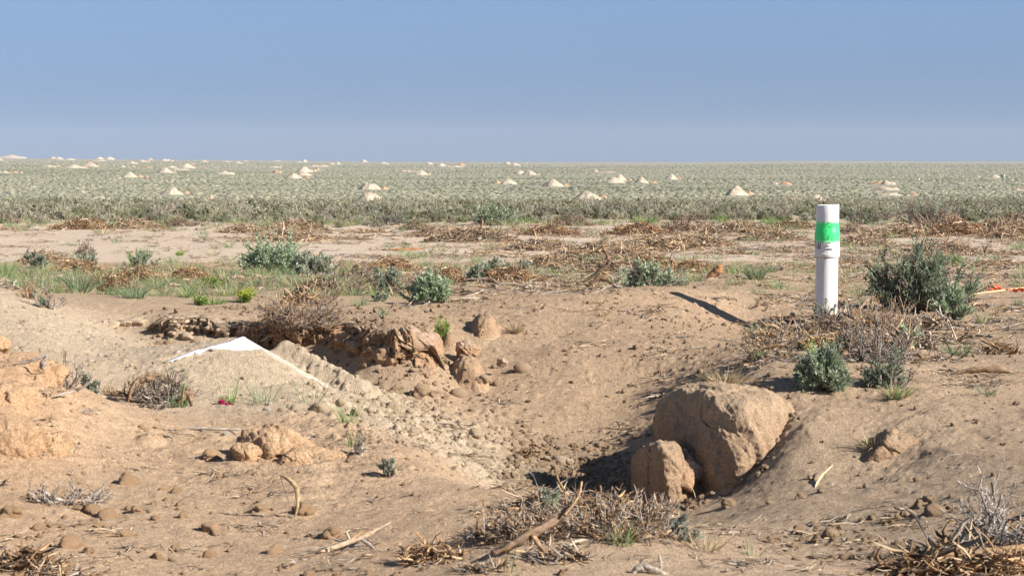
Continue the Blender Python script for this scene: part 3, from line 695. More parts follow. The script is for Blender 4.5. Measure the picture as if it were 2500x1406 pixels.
# ---------------------------------------------------------------- survey stake with flagging
def stake():
    x0,y0,z0=hit(2345,722); x1,y1,z1=hit(2600,686)
    y0=17.6;x0=(2340-U0)/F*y0; y1=18.6; x1=(2610-U0)/F*y1
    z0=H-(722-VH)/F*y0; z1=H-(689-VH)/F*y1
    z0=max(z0,float(gz(x0,y0))+.01); z1=max(z1,float(gz(x1,y1))+.02)
    root=empty('survey_stake',(x0,y0,z0)); tag(root,'pale wooden survey stake lying beside the big dark sagebrush, tied with orange flagging','stake')
    M=wood_mat('lath',30,0); d=np.array([x1-x0,y1-y0,z1-z0])
    mb=MB(); P=np.array([d*t for t in np.linspace(0,1,8)]); tube(mb,P,[.004]+[.019]*7,(.66,.50,.28),4,.35); mb.obj('lath',M,root)
    mo,nt,b=newmat('orange_flagging'); b.inputs['Base Color'].default_value=(.85,.09,.02,1); b.inputs['Roughness'].default_value=.4
    rg=np.random.default_rng(5)
    def rib(pts,w,name,seed):
        rg=np.random.default_rng(seed); mb=MB(); pts=np.array(pts); n=26; t=np.linspace(0,len(pts)-1,n)
        Q=np.stack([np.interp(t,range(len(pts)),pts[:,i]) for i in range(3)],1); Q[:,2]+=.006*np.sin(t*5+seed); 
        tube(mb,Q,w*(.7+.3*np.sin(t*4+seed)),(.85,.09,.02),4,.12,twist=2.5); mb.obj(name,mo,root)
    def at(u,v,off=0):
        y=18.0+off; return ((u-U0)/F*y-x0,y-y0,H-(v-VH)/F*y-z0)
    rib([at(2412,712),at(2414,700),at(2432,697),at(2444,703),at(2430,708),at(2414,710)],.016,'flagging_knot',3)
    rib([at(2415,706,-.03),at(2425,699,-.05),at(2442,704,-.05)],.018,'flagging_knot',4)
    rib([at(2456,706),at(2468,706),at(2478,709,-.05),at(2490,706,-.08),at(2500,707,-.1),at(2512,705,-.1)],.017,'flagging_tail',6)
stake()
def peg():
    x,y,z=hit(2119,778); root=MB(); h=px(y,30)
    tube(root,[(0,0,-.03),(0,0,h*.5),(-.002,0,h)],[.012,.011,.003],(.75,.52,.16),4,.5)
    o=root.obj('marker_peg',wood_mat('peg_wood',30,0)); o.location=(x,y,z); o.rotation_euler=(0,R(4),.5); tag(o,'small pointed yellow wooden peg standing in dead twigs beside the big sagebrush','peg')
peg()
# ---------------------------------------------------------------- plants
SAGE=[(.31,.35,.255),(.38,.42,.32),(.21,.25,.16),(.46,.49,.40)]
SAGEG=[(.32,.41,.25),(.41,.50,.33),(.20,.27,.14),(.54,.60,.45)]
GREYW=[(.34,.29,.25),(.26,.21,.17),(.17,.13,.10),(.42,.37,.32)]
DRYW=[(.42,.28,.16),(.30,.18,.10),(.50,.37,.24),(.20,.12,.07)]
def pick(rg,cols,n,var=.15):
    c=np.array(cols)[rg.integers(0,len(cols),n)]; return np.clip(c*(1+rg.normal(0,var,(n,1))),0,1)
def sage(seed,W,Hh,nb=12,sub=9,nleaf=14,leaf=(.022,.006),cols=SAGE,wood=GREYW,dead=.25,flat=.8,lean=0,up=.35,fine=2):
    """returns (stems, leaves)"""
    rg=np.random.default_rng(seed); S_=MB(); Lf=MB(); pos=[];dr=[]
    nb=int(nb*1.25); alld=dead>.9; Hh=Hh*(1.15 if alld else 1)
    for b in range(nb):
        az=2*np.pi*(b+rg.random())/nb; el=np.clip(rg.normal(.45 if alld else .8,.42),.02,1.5)
        ln=rg.uniform(.5,1.15)
        tip=np.array([math.cos(az)*math.cos(el)*W/2*1.1*ln+lean*W*.3*rg.random(),math.sin(az)*math.cos(el)*W/2*flat*1.1*ln,Hh*(.12+.88*math.sin(el))*ln])
        n=7; t=np.linspace(0,1,n)[:,None]
        b0=tip*[.55,.55,0]*rg.random() if alld else tip*[.25,.25,0]*rg.random()
        mid=b0+np.array([tip[0]*.75,tip[1]*.75,tip[2]*(.5 if alld else .12)])+rg.normal(0,.12 if alld else .04,3)*W*[1,1,.4]
        P=(1-t)**2*b0+2*t*(1-t)*mid+t*t*tip+rg.normal(0,.03*W if alld else .012*W,(n,3))*t
        P[:,2]=np.maximum(P[:,2],-.01)
        r=np.linspace(.012,.003,n)*(.5+W)
        tube(S_,P,r,pick(rg,wood,1)[0],5)
        isdead=rg.random()<dead
        for s in range(int(sub*1.35)):
            f=rg.uniform(.25,1); i=f*(n-1); i0=min(int(i),n-2); p=P[i0]+(P[i0+1]-P[i0])*(i-i0)
            d=tip/np.linalg.norm(tip)*.5+rg.normal(0,.9 if alld else .5,3)+np.array([0,0,.1 if alld else up]); d/=np.linalg.norm(d)
            l=W*rg.uniform(.10,.24)*(.6 if f<.5 else 1)
            m=4; tt=np.linspace(0,1,m)[:,None]; Q=p+d*l*tt+np.array([0,0,.25*l])*tt**2+rg.normal(0,.03*l,(m,3))*tt
            tube(S_,Q,np.linspace(.0035,.0012,m)*(.6+W*.6),pick(rg,wood,1)[0],3)
            if isdead or rg.random()<dead*.6:
                for q in range(fine*2):
                    g=rg.integers(1,m); e=rg.normal(0,.6,3)+d; e/=np.linalg.norm(e); ll=l*rg.uniform(.2,.5)
                    tube(S_,np.array([Q[g],Q[g]+e*ll*.5+rg.normal(0,.1*ll,3),Q[g]+e*ll]),[.0018,.0014,.0008],pick(rg,wood,1)[0],3)
                continue
            for q in range(fine):
                g=rg.integers(1,m); e=rg.normal(0,.35,3)+d+np.array([0,0,.3]); e/=np.linalg.norm(e); ll=l*rg.uniform(.35,.8)
                k=int(nleaf*1.5); tt2=rg.random((k,1)); 
                pos.append(Q[g]+e*ll*tt2); dr.append(e+rg.normal(0,.45,(k,3)))
            k=int(nleaf*1.6); tt2=rg.uniform(.3,1,(k,1)); pos.append(p+d*l*tt2+np.array([0,0,.25*l])*tt2**2); dr.append(d+rg.normal(0,.45,(k,3)))
    if pos:
        pos=np.concatenate(pos);dr=np.concatenate(dr);n=len(pos)
        leaves(Lf,pos,dr,leaf[0]*rg.uniform(.6,1.3,n),leaf[1]*rg.uniform(.8,1.5,n),pick(rg,cols,n,.16),rg)
    return S_,Lf
def put_sage(u,v,wpx,hpx,seed,label,name='sagebrush',cat='sagebrush',group=None,y=None,z=None,**k):
    x,y_,z0=hit(u,v) if y is None else ((u-U0)/F*y,y,float(gz((u-U0)/F*y,y)))
    z=z0 if z is None else z
    W=px(y_,wpx); Hh=px(y_,hpx)
    S_,Lf=sage(seed,W,Hh,**k)
    r=empty(name,(x,y_,z-.01)); tag(r,label,cat,group)
    S_.obj('stem',M_wood,r); 
    if Lf.n: Lf.obj('foliage',M_leaf,r)
    return r
put_sage(2238,760,205,128,101,'big dark sagebrush with bare lower limbs standing beside the white pipe post',nb=30,sub=20,nleaf=14,cols=[(.22,.29,.18),(.30,.38,.25),(.14,.19,.1),(.42,.48,.37)],dead=.42,leaf=(.022,.007),wood=[(.24,.19,.15),(.34,.28,.23),(.15,.11,.09)],fine=3)
put_sage(2330,775,100,60,102,'small green sagebrush at the foot of the big dark one, nearest the stake',nb=12,sub=9,cols=SAGEG,dead=.1,y=15.7)
put_sage(2012,985,108,84,103,'bushy sea-green sagebrush casting a feathery shadow over the rounded earth mound',nb=20,sub=14,nleaf=15,cols=SAGEG+SAGE,dead=.05,leaf=(.02,.006),y=10.9)
put_sage(2165,1000,130,70,104,'low silvery sagebrush sprawling over dry grass at the top of the sandy slope',nb=14,sub=9,nleaf=12,dead=.15,leaf=(.016,.005),y=11.0)
put_sage(2040,905,60,55,105,'small upright sagebrush sprig behind the bushy sea-green one',nb=7,sub=7,dead=.1,leaf=(.018,.005),y=12.0)
put_sage(2230,880,70,50,106,'dull sagebrush sprig within the dark root tangle',nb=7,sub=6,dead=.4,cols=SAGEG,y=13.0)
put_sage(672,668,150,62,107,'wide dense green sagebrush at the front edge of the dirt track',nb=22,sub=13,nleaf=14,cols=SAGEG,dead=.04,leaf=(.03,.009))
put_sage(770,672,110,48,108,'lighter sagebrush merging with the wide dense one',nb=14,sub=11,nleaf=12,cols=SAGE,dead=.1,leaf=(.03,.009))
put_sage(945,715,80,62,109,'blue-grey sagebrush clump growing out of brown dead wood behind the bank',nb=12,sub=10,dead=.2,leaf=(.026,.008))
put_sage(1048,740,100,62,110,'bright green sagebrush overhanging the top of the pit bank',nb=15,sub=12,cols=SAGEG,dead=.05,leaf=(.026,.008))
put_sage(925,735,30,22,111,'tiny sage sprig below the blue-grey clump',nb=5,sub=5,dead=.1,leaf=(.02,.006))
put_sage(1170,690,62,36,112,'low silver sagebrush at the tip of a long brown brush row',nb=10,sub=9,dead=.1,leaf=(.026,.008))
put_sage(1215,672,60,38,113,'silver sagebrush clump, second in the brown brush row',nb=10,sub=9,dead=.15,leaf=(.026,.008))
put_sage(1275,680,60,36,114,'silver sagebrush clump beside the twisted root stump',nb=10,sub=8,dead=.25,leaf=(.026,.008))
put_sage(1570,712,130,52,115,'sprawling grey sagebrush on the pit rim where the pipe shadow ends',nb=18,sub=11,dead=.25,cols=SAGE+SAGEG,leaf=(.024,.007),y=17.2)
put_sage(1640,700,60,36,116,'small sage tuft at the tip of the sprawling rim sagebrush',nb=10,sub=8,dead=.3,leaf=(.022,.007),y=17.4)
put_sage(1450,665,60,36,117,'green-grey sage sprig in front of tangled straw-coloured brush',nb=8,sub=8,dead=.2,cols=SAGEG,leaf=(.026,.008))
put_sage(90,655,60,38,118,'pale silvery sagebrush among dead wood near the bare gnarled stem',nb=10,sub=8,dead=.1,leaf=(.026,.008))
put_sage(215,660,70,40,119,'soft grey sagebrush blended with tall green grass',nb=10,sub=8,dead=.25,leaf=(.026,.007))
put_sage(345,660,70,42,120,'mixed sage and yellow-green herb clump in the weedy strip',nb=10,sub=8,dead=.1,cols=SAGEG,leaf=(.026,.007))
put_sage(120,750,70,52,121,'half-dead sagebrush with one green sprig on the pale spoil shoulder',nb=9,sub=8,dead=.6,leaf=(.02,.006),y=14.2)
put_sage(75,735,60,95,122,'tall bare gnarled sagebrush stem on the spoil crest',nb=8,sub=7,dead=1,wood=DRYW,name='dead_sagebrush',cat='dead shrub',y=14.6,up=.5)
put_sage(215,1000,70,50,123,'small blue-green sage sprig on a dead branch above the orange hummock foot',nb=6,sub=6,dead=.2,leaf=(.016,.006),y=10.3)
put_sage(165,1040,90,80,124,'dead grey twiggy branch lying down the hummock slope',nb=9,sub=8,dead=1,name='dead_branch',cat='dead branch',y=9.9)
put_sage(400,990,130,100,125,'dark dead shrub with fine twigs sprawled on the spoil edge',nb=16,sub=12,dead=1,name='dead_shrub',cat='dead shrub',y=11.05,fine=4,wood=GREYW+[(.12,.09,.08)])
put_sage(320,985,110,45,126,'brown mat of dead twigs beside the hollow stump',nb=10,sub=10,dead=1,name='dead_shrub',cat='dead shrub',y=11.2,wood=DRYW)
put_sage(1345,1262,56,62,127,'pale sage sprig poking up from the brown brush before the dark pit',nb=5,sub=5,nleaf=10,dead=0,leaf=(.018,.006))
put_sage(1420,1285,40,44,128,'blue-green sage sprig low in the brown brush',nb=5,sub=5,nleaf=10,dead=0,cols=SAGE,leaf=(.016,.007))
put_sage(1655,1318,70,92,129,'whitish sage sprig at the end of the near brown brush heap',nb=8,sub=7,nleaf=10,dead=0,cols=[(.38,.40,.34),(.30,.33,.27),(.45,.45,.4)],leaf=(.014,.005))
put_sage(950,1180,56,50,130,'lone sage sprig with a dry twig on the near rim',nb=5,sub=5,nleaf=9,dead=.3,leaf=(.014,.005),y=8.7)
put_sage(880,1140,56,66,131,'faded wispy dry sprig above the lone sage sprig',nb=6,sub=6,nleaf=4,dead=.5,cols=[(.42,.38,.32),(.5,.45,.36)],leaf=(.012,.004),y=9.2)
put_sage(2010,770,80,52,132,'broken twig with silver leaves leaning across the pipe base',nb=7,sub=6,dead=.35,leaf=(.018,.006),y=15.5,lean=.6)
put_sage(2460,1370,260,230,133,'grey bleached dead shrub rising over the shredded roots at the frame corner',nb=18,sub=11,dead=1,name='dead_shrub',cat='dead shrub',y=7.0,fine=4,wood=[(.50,.46,.42),(.36,.32,.29),(.25,.21,.18)])
put_sage(1900,850,170,80,134,'low dead brush bristling on the spoil hump before the pipe shadow',nb=12,sub=9,dead=1,name='dead_shrub',cat='dead shrub',y=12.9,wood=DRYW+GREYW)
put_sage(2100,800,170,60,135,'mass of dry grey twigs between the pipe and the big sagebrush',nb=16,sub=11,dead=.95,name='dead_shrub',cat='dead shrub',y=15.0,wood=DRYW+GREYW,leaf=(.018,.005))
put_sage(2180,830,200,60,136,'wide brittle brown brush below the big dark sagebrush',nb=18,sub=12,dead=.95,name='dead_shrub',cat='dead shrub',y=13.9,wood=DRYW+GREYW,leaf=(.018,.005))
put_sage(2130,900,180,90,137,'dark tangled dead root mass behind the bushy sea-green sagebrush',nb=18,sub=12,dead=1,name='dead_shrub',cat='dead shrub',y=12.0,wood=GREYW+[(.14,.10,.08)],fine=3)
put_sage(720,790,190,75,138,'overhanging mat of dead roots and twigs on the back bank of the pit',nb=20,sub=13,dead=1,name='dead_shrub',cat='dead shrub',y=14.2,z=.19,wood=GREYW+DRYW,fine=4)
put_sage(850,720,130,75,139,'dark twiggy dead shrub between the sagebrush clumps',nb=14,sub=11,dead=1,name='dead_shrub',cat='dead shrub',wood=DRYW+GREYW+[(.13,.09,.07)],fine=3)
put_sage(1000,720,130,55,140,'brown dead shrub wrapping the bright green sagebrush',nb=13,sub=11,dead=1,name='dead_shrub',cat='dead shrub',wood=DRYW+GREYW,fine=3,y=18.2)
put_sage(160,1260,150,40,142,'flattened grey dead plant among clods on the orange sand',nb=12,sub=9,dead=1,name='dead_shrub',cat='dead shrub',y=8.0,wood=GREYW+[(.55,.48,.42)])
put_sage(1500,1305,290,52,143,'tangled brown brush standing at the lip of the dark pit',nb=22,sub=12,dead=1,name='dead_shrub',cat='dead shrub',wood=DRYW+GREYW,fine=4)
put_sage(1290,1315,240,58,144,'tangled brown brush with pale curled twigs beside the log',nb=20,sub=12,dead=1,name='dead_shrub',cat='dead shrub',wood=DRYW+GREYW,fine=4)
# far edge of the debris strip: dark standing bushes
put_sage(2270,548,150,46,150,'dark leafless standing brush beyond the track, directly above the big sagebrush',nb=18,sub=10,dead=.8,wood=[(.13,.10,.09),(.2,.15,.12)],leaf=(.04,.014),name='dead_shrub',cat='dead shrub')
put_sage(2100,548,80,36,151,'dark twiggy bush just beyond the pipe top',nb=12,sub=9,dead=.8,wood=[(.15,.11,.1),(.22,.17,.14)],leaf=(.04,.014),name='dead_shrub',cat='dead shrub')
put_sage(1200,550,90,32,152,'dark green sagebrush at the near edge of the distant belt, alone above the track',nb=12,sub=9,dead=.3,cols=SAGEG,leaf=(.045,.015))
put_sage(950,550,70,30,153,'dark purple-grey bush at the belt edge beyond the track',nb=10,sub=8,dead=.6,wood=[(.16,.12,.12)],leaf=(.045,.015))

# ---- grass tufts
GREEN=[(.20,.30,.09),(.26,.36,.13),(.15,.24,.08),(.33,.38,.18)]
BLUEG=[(.20,.29,.16),(.25,.33,.2),(.16,.24,.13),(.36,.36,.22)]
DRYG=[(.52,.42,.25),(.44,.34,.19),(.60,.50,.32),(.33,.24,.13)]
def tuft(seed,W,Hh,n=90,cols=BLUEG,w=.004,bend=.5):
    rg=np.random.default_rng(seed); mb=MB()
    a=rg.random(n)*2*np.pi; r=W*.22*np.sqrt(rg.random(n)); base=np.stack([r*np.cos(a),r*np.sin(a),np.full(n,-.01)],1)
    sp=W/max(Hh,.01)*.5
    d=np.stack([np.cos(a)*sp*rg.random(n),np.sin(a)*sp*rg.random(n),np.ones(n)],1)
    blades(mb,base,d,Hh*rg.uniform(.5,1.12,n),w*rg.uniform(.6,1.3,n),bend*rg.uniform(0,1,n),pick(rg,cols,n),rg); return mb
def put_tuft(u,v,wpx,hpx,seed,label,y=None,cat='grass tuft',z=None,**k):
    x,y_,z=hit(u,v) if y is None else ((u-U0)/F*y,y,float(gz((u-U0)/F*y,y)))
    z={1770:.15,1700:.12}.get(u,z)
    o=tuft(seed,px(y_,wpx),px(y_,hpx),**k).obj('grass_tuft',M_grass); o.location=(x,y_,z); return tag(o,label,cat)
TU=[(1845,682,75,50,'feathery green grass tuft on the pit rim beside the orange stump',{'n':170}),(2000,884,70,84,'vivid upright grass tuft behind the bushy sea-green sagebrush',{'n':150,'cols':GREEN}),
(1258,812,55,36,'straw-coloured grass tuft alone on the back slope of the pit',{'n':160,'cols':DRYG,'bend':.9}),(2340,868,100,50,'fine green-gold grass spray on the flat beyond the dead roots',{'n':130}),
(2415,965,85,38,'thin grass tuft on the bare right-hand sand',{'n':60}),(1770,945,120,62,'dry blond grass bent over the top of the earth mound',{'n':260,'cols':DRYG,'bend':1.0}),
(1700,965,80,26,'dry matted grass at the broken edge of the earth mound',{'n':150,'cols':DRYG,'bend':1.2}),(1860,875,70,36,'dark green grass shaded under a dead root',{'n':100}),
(1850,815,60,38,'green grass sprouting where the pipe shadow meets the dead brush',{'n':90,'cols':BLUEG}),(2190,1020,100,50,'dry orange-tipped grass clump under the silvery sagebrush',{'n':200,'cols':DRYG+GREEN}),
(2140,1130,120,60,'pale straw hanging over the root-bound clod',{'n':160,'cols':DRYG,'bend':1.2}),(2430,768,26,28,'short dry tuft before the lying stake',{'n':50,'cols':DRYG}),(2485,745,40,30,'little green tuft under the orange flagging',{'n':60}),
(2395,790,40,44,'upright dry grass clump between stake and small sagebrush',{'n':70,'cols':DRYG+BLUEG}),(10,680,60,60,'green grass clump at the frame edge above the spoil crest',{'n':110,'cols':GREEN}),
(195,712,110,60,'tall bending green grass behind the pale bank',{'n':170,'cols':BLUEG}),(330,728,110,55,'spreading blue-green grass tuft on the bank lip',{'n':170,'cols':BLUEG}),(440,742,80,40,'sparse bunchgrass at the lip of the long pale bank',{'n':90}),
(520,742,110,34,'thick green grass fringe under the yellow-green herb',{'n':170,'cols':GREEN}),(590,738,60,30,'short green tuft next to the bright herb flowers',{'n':80,'cols':GREEN}),(800,700,80,50,'grass leaning against the lighter sagebrush',{'n':130}),
(730,715,90,30,'low grass behind the overhanging root mat',{'n':90}),(985,600,40,12,'flat bright green weed patch on the dirt track',{'n':80,'cols':GREEN}),(190,622,40,18,'small green weed beside brown debris on the near track edge',{'n':80,'cols':GREEN}),
(1225,605,26,9,'tiny green tuft in the middle of the bare track',{'n':40,'cols':GREEN}),(935,775,36,36,'faint pale grass on the cracked block top',{'n':40}),(640,1010,150,85,'tall sparse grass stems rising at the foot of the spoil heap',{'w':.0024,'n':46,'bend':.35}),
(760,1000,150,95,'long thin grass stems crossing the buried sheet edge',{'w':.0024,'n':36,'bend':.35}),(850,1030,110,70,'green grass blades by the pale clods below the sheet',{'w':.0024,'n':50,'cols':GREEN,'bend':.4}),(860,1090,60,60,'single grass cluster on the orange sand near the rim',{'n':18,'cols':GREEN,'bend':.4}),
(560,985,90,90,'wiry green stems around the pink flowers',{'w':.0024,'n':22,'cols':GREEN,'bend':.3}),(440,960,110,120,'two long arching grass blades over the dead shrub',{'n':7,'cols':GREEN,'bend':.7}),(1240,1400,60,120,'thick upright grass stem at the bottom edge by the log',{'n':3,'cols':GREEN,'bend':.1,'w':.006}),
(1520,1330,110,90,'bent green grass under the brown brush heap',{'n':16,'cols':GREEN}),(1720,1340,150,70,'dry pale grass spray at the end of the near brush heap',{'n':50,'cols':DRYG,'bend':.8}),(1840,1355,70,60,'thin green grass sprouts on the near sandy ridge',{'n':14,'bend':.5}),
(2100,1365,100,20,'scant straw stubble on the near sandy ridge crest',{'n':20,'cols':DRYG}),(1470,770,50,26,'small dry tuft below the rim on the pit slope',{'n':60,'cols':DRYG}),(1465,740,36,24,'tiny blond tuft just under the rim',{'n':50,'cols':DRYG}),
(340,790,50,36,'green sprig at the overhanging pale crust',{'n':24}),(1290,545,130,22,'bright grass patch at the belt edge',{'n':260,'cols':GREEN}),(1440,548,140,22,'grass patch between belt and straw-coloured brush',{'n':260,'cols':GREEN}),(1900,548,120,30,'yellow-green grass clump in the belt beyond the pipe',{'n':260,'cols':GREEN}),
(1580,548,70,28,'upright green weeds at the belt edge',{'n':160,'cols':GREEN})]
for i,(u,v,w_,h_,lab,kw) in enumerate(TU):
    if v<600: kw=dict(kw,w=.012)
    elif v<720: kw=dict(kw,w=.007)
    y={1770:10.9,1700:10.6,1860:12.6,2000:11.9,2190:10.7,2140:9.75,640:11.2,760:11.3,560:11.2,440:11.0}.get(u)
    put_tuft(u,v,w_,h_,300+i,lab,y=y,**kw)
for i,(u,v,w_,h_,lab,kw) in enumerate([(60,705,90,40,'low grass tuft just behind the spoil crest at the frame edge',{'n':90}),(150,690,80,40,'grass tuft mixed with the pale silvery sagebrush',{'n':90}),(265,695,90,42,'grass tuft before the mixed herb clump',{'n':110,'cols':GREEN}),
 (385,705,90,40,'grass tuft between matted dead wood and reddish clump',{'n':110}),(455,725,70,34,'grass tuft under the reddish dead wood clump',{'n':90,'cols':GREEN}),(640,700,80,40,'grass tuft before the wide dense sagebrush',{'n':100}),(700,690,90,44,'grass tuft in front of the lighter sagebrush',{'n':110}),
 (560,650,70,30,'grass tuft beside the track edge and the wide dense sagebrush',{'n':80,'cols':DRYG+BLUEG}),(880,745,80,36,'sparse grass on the soil above the pit bank',{'n':50})]):
    put_tuft(u,v,w_,h_,380+i,lab,**dict(kw,w=.005))
# ---- bright herbs
HERB=[(.20,.34,.06),(.27,.40,.09),(.15,.26,.05),(.34,.42,.10)]
def herb(u,v,wpx,hpx,seed,label,flower=0,y=None,cols=HERB):
    x,y_,z=hit(u,v) if y is None else ((u-U0)/F*y,y,float(gz((u-U0)/F*y,y)))
    W=px(y_,wpx);Hh=px(y_,hpx); rg=np.random.default_rng(seed); S_=MB();Lf=MB();Fl=MB(); pos=[];dr=[]
    for b in range(int(10+wpx/6)):
        a=rg.random()*6.28; r=rg.random()**.5*W*.45; tip=np.array([r*math.cos(a),r*math.sin(a)*.7,Hh*rg.uniform(.6,1.05)]); bs=tip*[.35,.35,0]
        t=np.linspace(0,1,5)[:,None]; P=bs+(tip-bs)*t+rg.normal(0,.01*W,(5,3))*t; tube(S_,P,[.0025,.002,.002,.0015,.001],(.25,.3,.1),3)
        k=34; tt=rg.uniform(.15,1,(k,1)); pos.append(bs+(tip-bs)*tt); dr.append(rg.normal(0,.8,(k,3))+[0,0,.6])
        if flower:
            m=30; leaves(Fl,tip+rg.normal(0,.012,(m,3)),rg.normal(0,1,(m,3)),.012,.010,pick(rg,[(.55,.56,.06),(.45,.50,.06),(.34,.44,.06)],m),rg)
    pos=np.concatenate(pos);dr=np.concatenate(dr);n=len(pos); leaves(Lf,pos,dr,.026*rg.uniform(.6,1.2,n),.006,pick(rg,cols,n),rg)
    ro=empty('green_herb',(x,y_,z-.005)); tag(ro,label,'herb'); S_.obj('stem',M_grass,ro); Lf.obj('foliage',M_leaf,ro)
    if Fl.n: Fl.obj('flower_head',M_leaf,ro)
herb(1078,838,52,62,501,'bright green forb with upright stems alone above the cracked block')
herb(600,738,60,30,502,'yellow-flowered low herb on the bank lip left of the root mat',flower=1)
herb(520,705,80,34,503,'lime green herb among dead wood in the weedy strip')
herb(335,650,70,46,504,'tall yellow-green herb standing in the weedy strip near the track',flower=0)
herb(490,745,50,24,505,'dark green leafy herb hanging over the pale bank lip')
herb(2335,645,46,24,506,'small deep green herb directly behind the big sagebrush',cols=[(.12,.25,.06),(.16,.3,.07)])
herb(440,625,30,10,507,'flat green herb by the near edge of the track')
herb(1760,545,60,20,508,'bright herb patch in the belt before the pipe')
# ---- pink flowers
def flowers():
    x,y,z=hit(560,990); y=11.15; x=(556-U0)/F*y; z=float(gz(x,y)); rg=np.random.default_rng(9)
    ro=empty('flowering_plant',(x,y,z)); tag(ro,'two magenta flower heads on a low plant beside dead twigs','flowering plant')
    S_=MB(); Lf=MB()
    for (u,v,r) in ((543,980,9),(562,988,11)):
        c=np.array([(u-U0)/F*y-x,-.03,H-(v-VH)/F*y-z]); fl=MB(); m=110; D=rg.normal(0,1,(m,3)); D/=np.linalg.norm(D,axis=1)[:,None]
        rr=px(y,r); leaves(fl,c+D*rr*.25,D,rr*rg.uniform(.6,1,m),rr*.45,pick(rg,[(.55,.03,.16),(.42,.02,.12),(.66,.10,.28)],m),rg); fl.obj('flower_head',M_leaf,ro)
        tube(S_,[(0,0,-.01),c*.5,c],.002,(.2,.3,.1),3)
    n=120; a=rg.random(n)*6.28; leaves(Lf,np.stack([.05*np.cos(a)*rg.random(n),.05*np.sin(a)*rg.random(n),.03*rg.random(n)],1),rg.normal(0,.6,(n,3))+[0,0,.5],.02,.006,pick(rg,GREEN,n),rg)
    S_.obj('stem',M_grass,ro); Lf.obj('foliage',M_leaf,ro)
flowers()
# ---------------------------------------------------------------- scattered stuff (one object each, points carrying copies)
def scatter(name,protos,P,rot,scl,label=None,cat=None,idx=None):
    col=bpy.data.collections.new('kit_'+name)
    for o in protos: col.objects.link(o)
    n=len(P); me=bpy.data.meshes.new(name); me.vertices.add(n); me.vertices.foreach_set('co',np.asarray(P,np.float32).ravel())
    a=me.attributes.new('rot','FLOAT_VECTOR','POINT'); a.data.foreach_set('vector',np.asarray(rot,np.float32).ravel())
    a=me.attributes.new('scl','FLOAT_VECTOR','POINT'); s=np.asarray(scl,np.float32); s=np.repeat(s[:,None],3,1) if s.ndim==1 else s; a.data.foreach_set('vector',s.ravel())
    a=me.attributes.new('idx','INT','POINT'); a.data.foreach_set('value',(rng.integers(0,len(protos),n) if idx is None else idx).astype(np.int32))
    o=bpy.data.objects.new(name,me); C.objects.link(o)
    g=bpy.data.node_groups.new(name,'GeometryNodeTree'); g.interface.new_socket('Geometry',in_out='INPUT',socket_type='NodeSocketGeometry'); g.interface.new_socket('Geometry',in_out='OUTPUT',socket_type='NodeSocketGeometry')
    gi=g.nodes.new('NodeGroupInput'); go=g.nodes.new('NodeGroupOutput'); ip=g.nodes.new('GeometryNodeInstanceOnPoints'); ci=g.nodes.new('GeometryNodeCollectionInfo')
    ci.inputs['Collection'].default_value=col; ci.inputs['Separate Children'].default_value=True; ci.inputs['Reset Children'].default_value=True
    def na(t,nm):
        x=g.nodes.new('GeometryNodeInputNamedAttribute'); x.data_type=t; x.inputs['Name'].default_value=nm; return [q for q in x.outputs if q.enabled][0]
    L=g.links.new
    L(gi.outputs[0],ip.inputs['Points']); L(ci.outputs[0],ip.inputs['Instance']); ip.inputs['Pick Instance'].default_value=True
    L(na('INT','idx'),ip.inputs['Instance Index']); e=g.nodes.new('FunctionNodeEulerToRotation'); L(na('FLOAT_VECTOR','rot'),e.inputs[0]); L(e.outputs[0],ip.inputs['Rotation'])
    L(na('FLOAT_VECTOR','scl'),ip.inputs['Scale']); L(ip.outputs[0],go.inputs[0])
    m=o.modifiers.new('copies','NODES'); m.node_group=g
    return tag(o,label,cat,kind='stuff')
def proto(mb,name,mat,smooth=False): return bpy.data.objects.new(name,mb.mesh(name,mat,smooth))
def pts(n,ur,yr,mask=None,rg=rng,pw=1.0):
    u=rg.uniform(*ur,n); y=yr[0]+(yr[1]-yr[0])*rg.random(n)**pw; x=(u-U0)/F*y
    if mask is not None:
        k=rg.random(n)<mask(u,x,y); u,x,y=u[k],x[k],y[k]
    return u,x,y
def G(u,y,u0,y0,ru,ry): return np.exp(-(((u-u0)/ru)**2+((y-y0)/ry)**2))
# small clods
def clodset(cols,k,tag_):
    out=[]
    for i in range(k):
        rg=np.random.default_rng(60+i); D,Fq=cubesphere(4); key=np.round(D,3); _,inv=np.unique(key,axis=0,return_inverse=True); inv=inv.ravel()
        nd=rg.normal(0,1,(9,3)); nd/=np.linalg.norm(nd,axis=1)[:,None]; hh=rg.uniform(.5,1,9); r=np.minimum(1,(hh/np.clip(D@nd.T,.02,None)).min(1))
        P=D*r[:,None]*np.array([.5,.42,.33])+(rg.normal(0,.045,(inv.max()+1,3)))[inv]
        mb=MB(); mb.add(P,Fq,np.repeat(pick(rg,cols,6,.1),25,0)); out.append(proto(mb,'clod_'+tag_+str(i),M_clod))
    return out
def do_clods(name,label,cols,sets,k=6):
    X=[];Y=[];S_=[]
    for (n,ur,yr,mask,smin,smax,pw) in sets:
        u,x,y=pts(n,ur,yr,mask); X.append(x);Y.append(y); S_.append(smin+(smax-smin)*rng.random(len(x))**pw)
    x=np.concatenate(X);y=np.concatenate(Y);s=np.concatenate(S_); z=gz(x,y)+s*.05
    n=len(x); rot=np.stack([rng.normal(0,.5,n),rng.normal(0,.5,n),rng.uniform(0,6.28,n)],1)
    scatter(name,clodset(cols,k,name),np.stack([x,y,z],1),rot,s[:,None]*rng.uniform(.7,1.25,(n,3)),label,'clods')
pn=lambda x,y,f=1.3,s=500: np.clip(.5+fbm(x,y,f,3,s)*1.2,0.02,1)
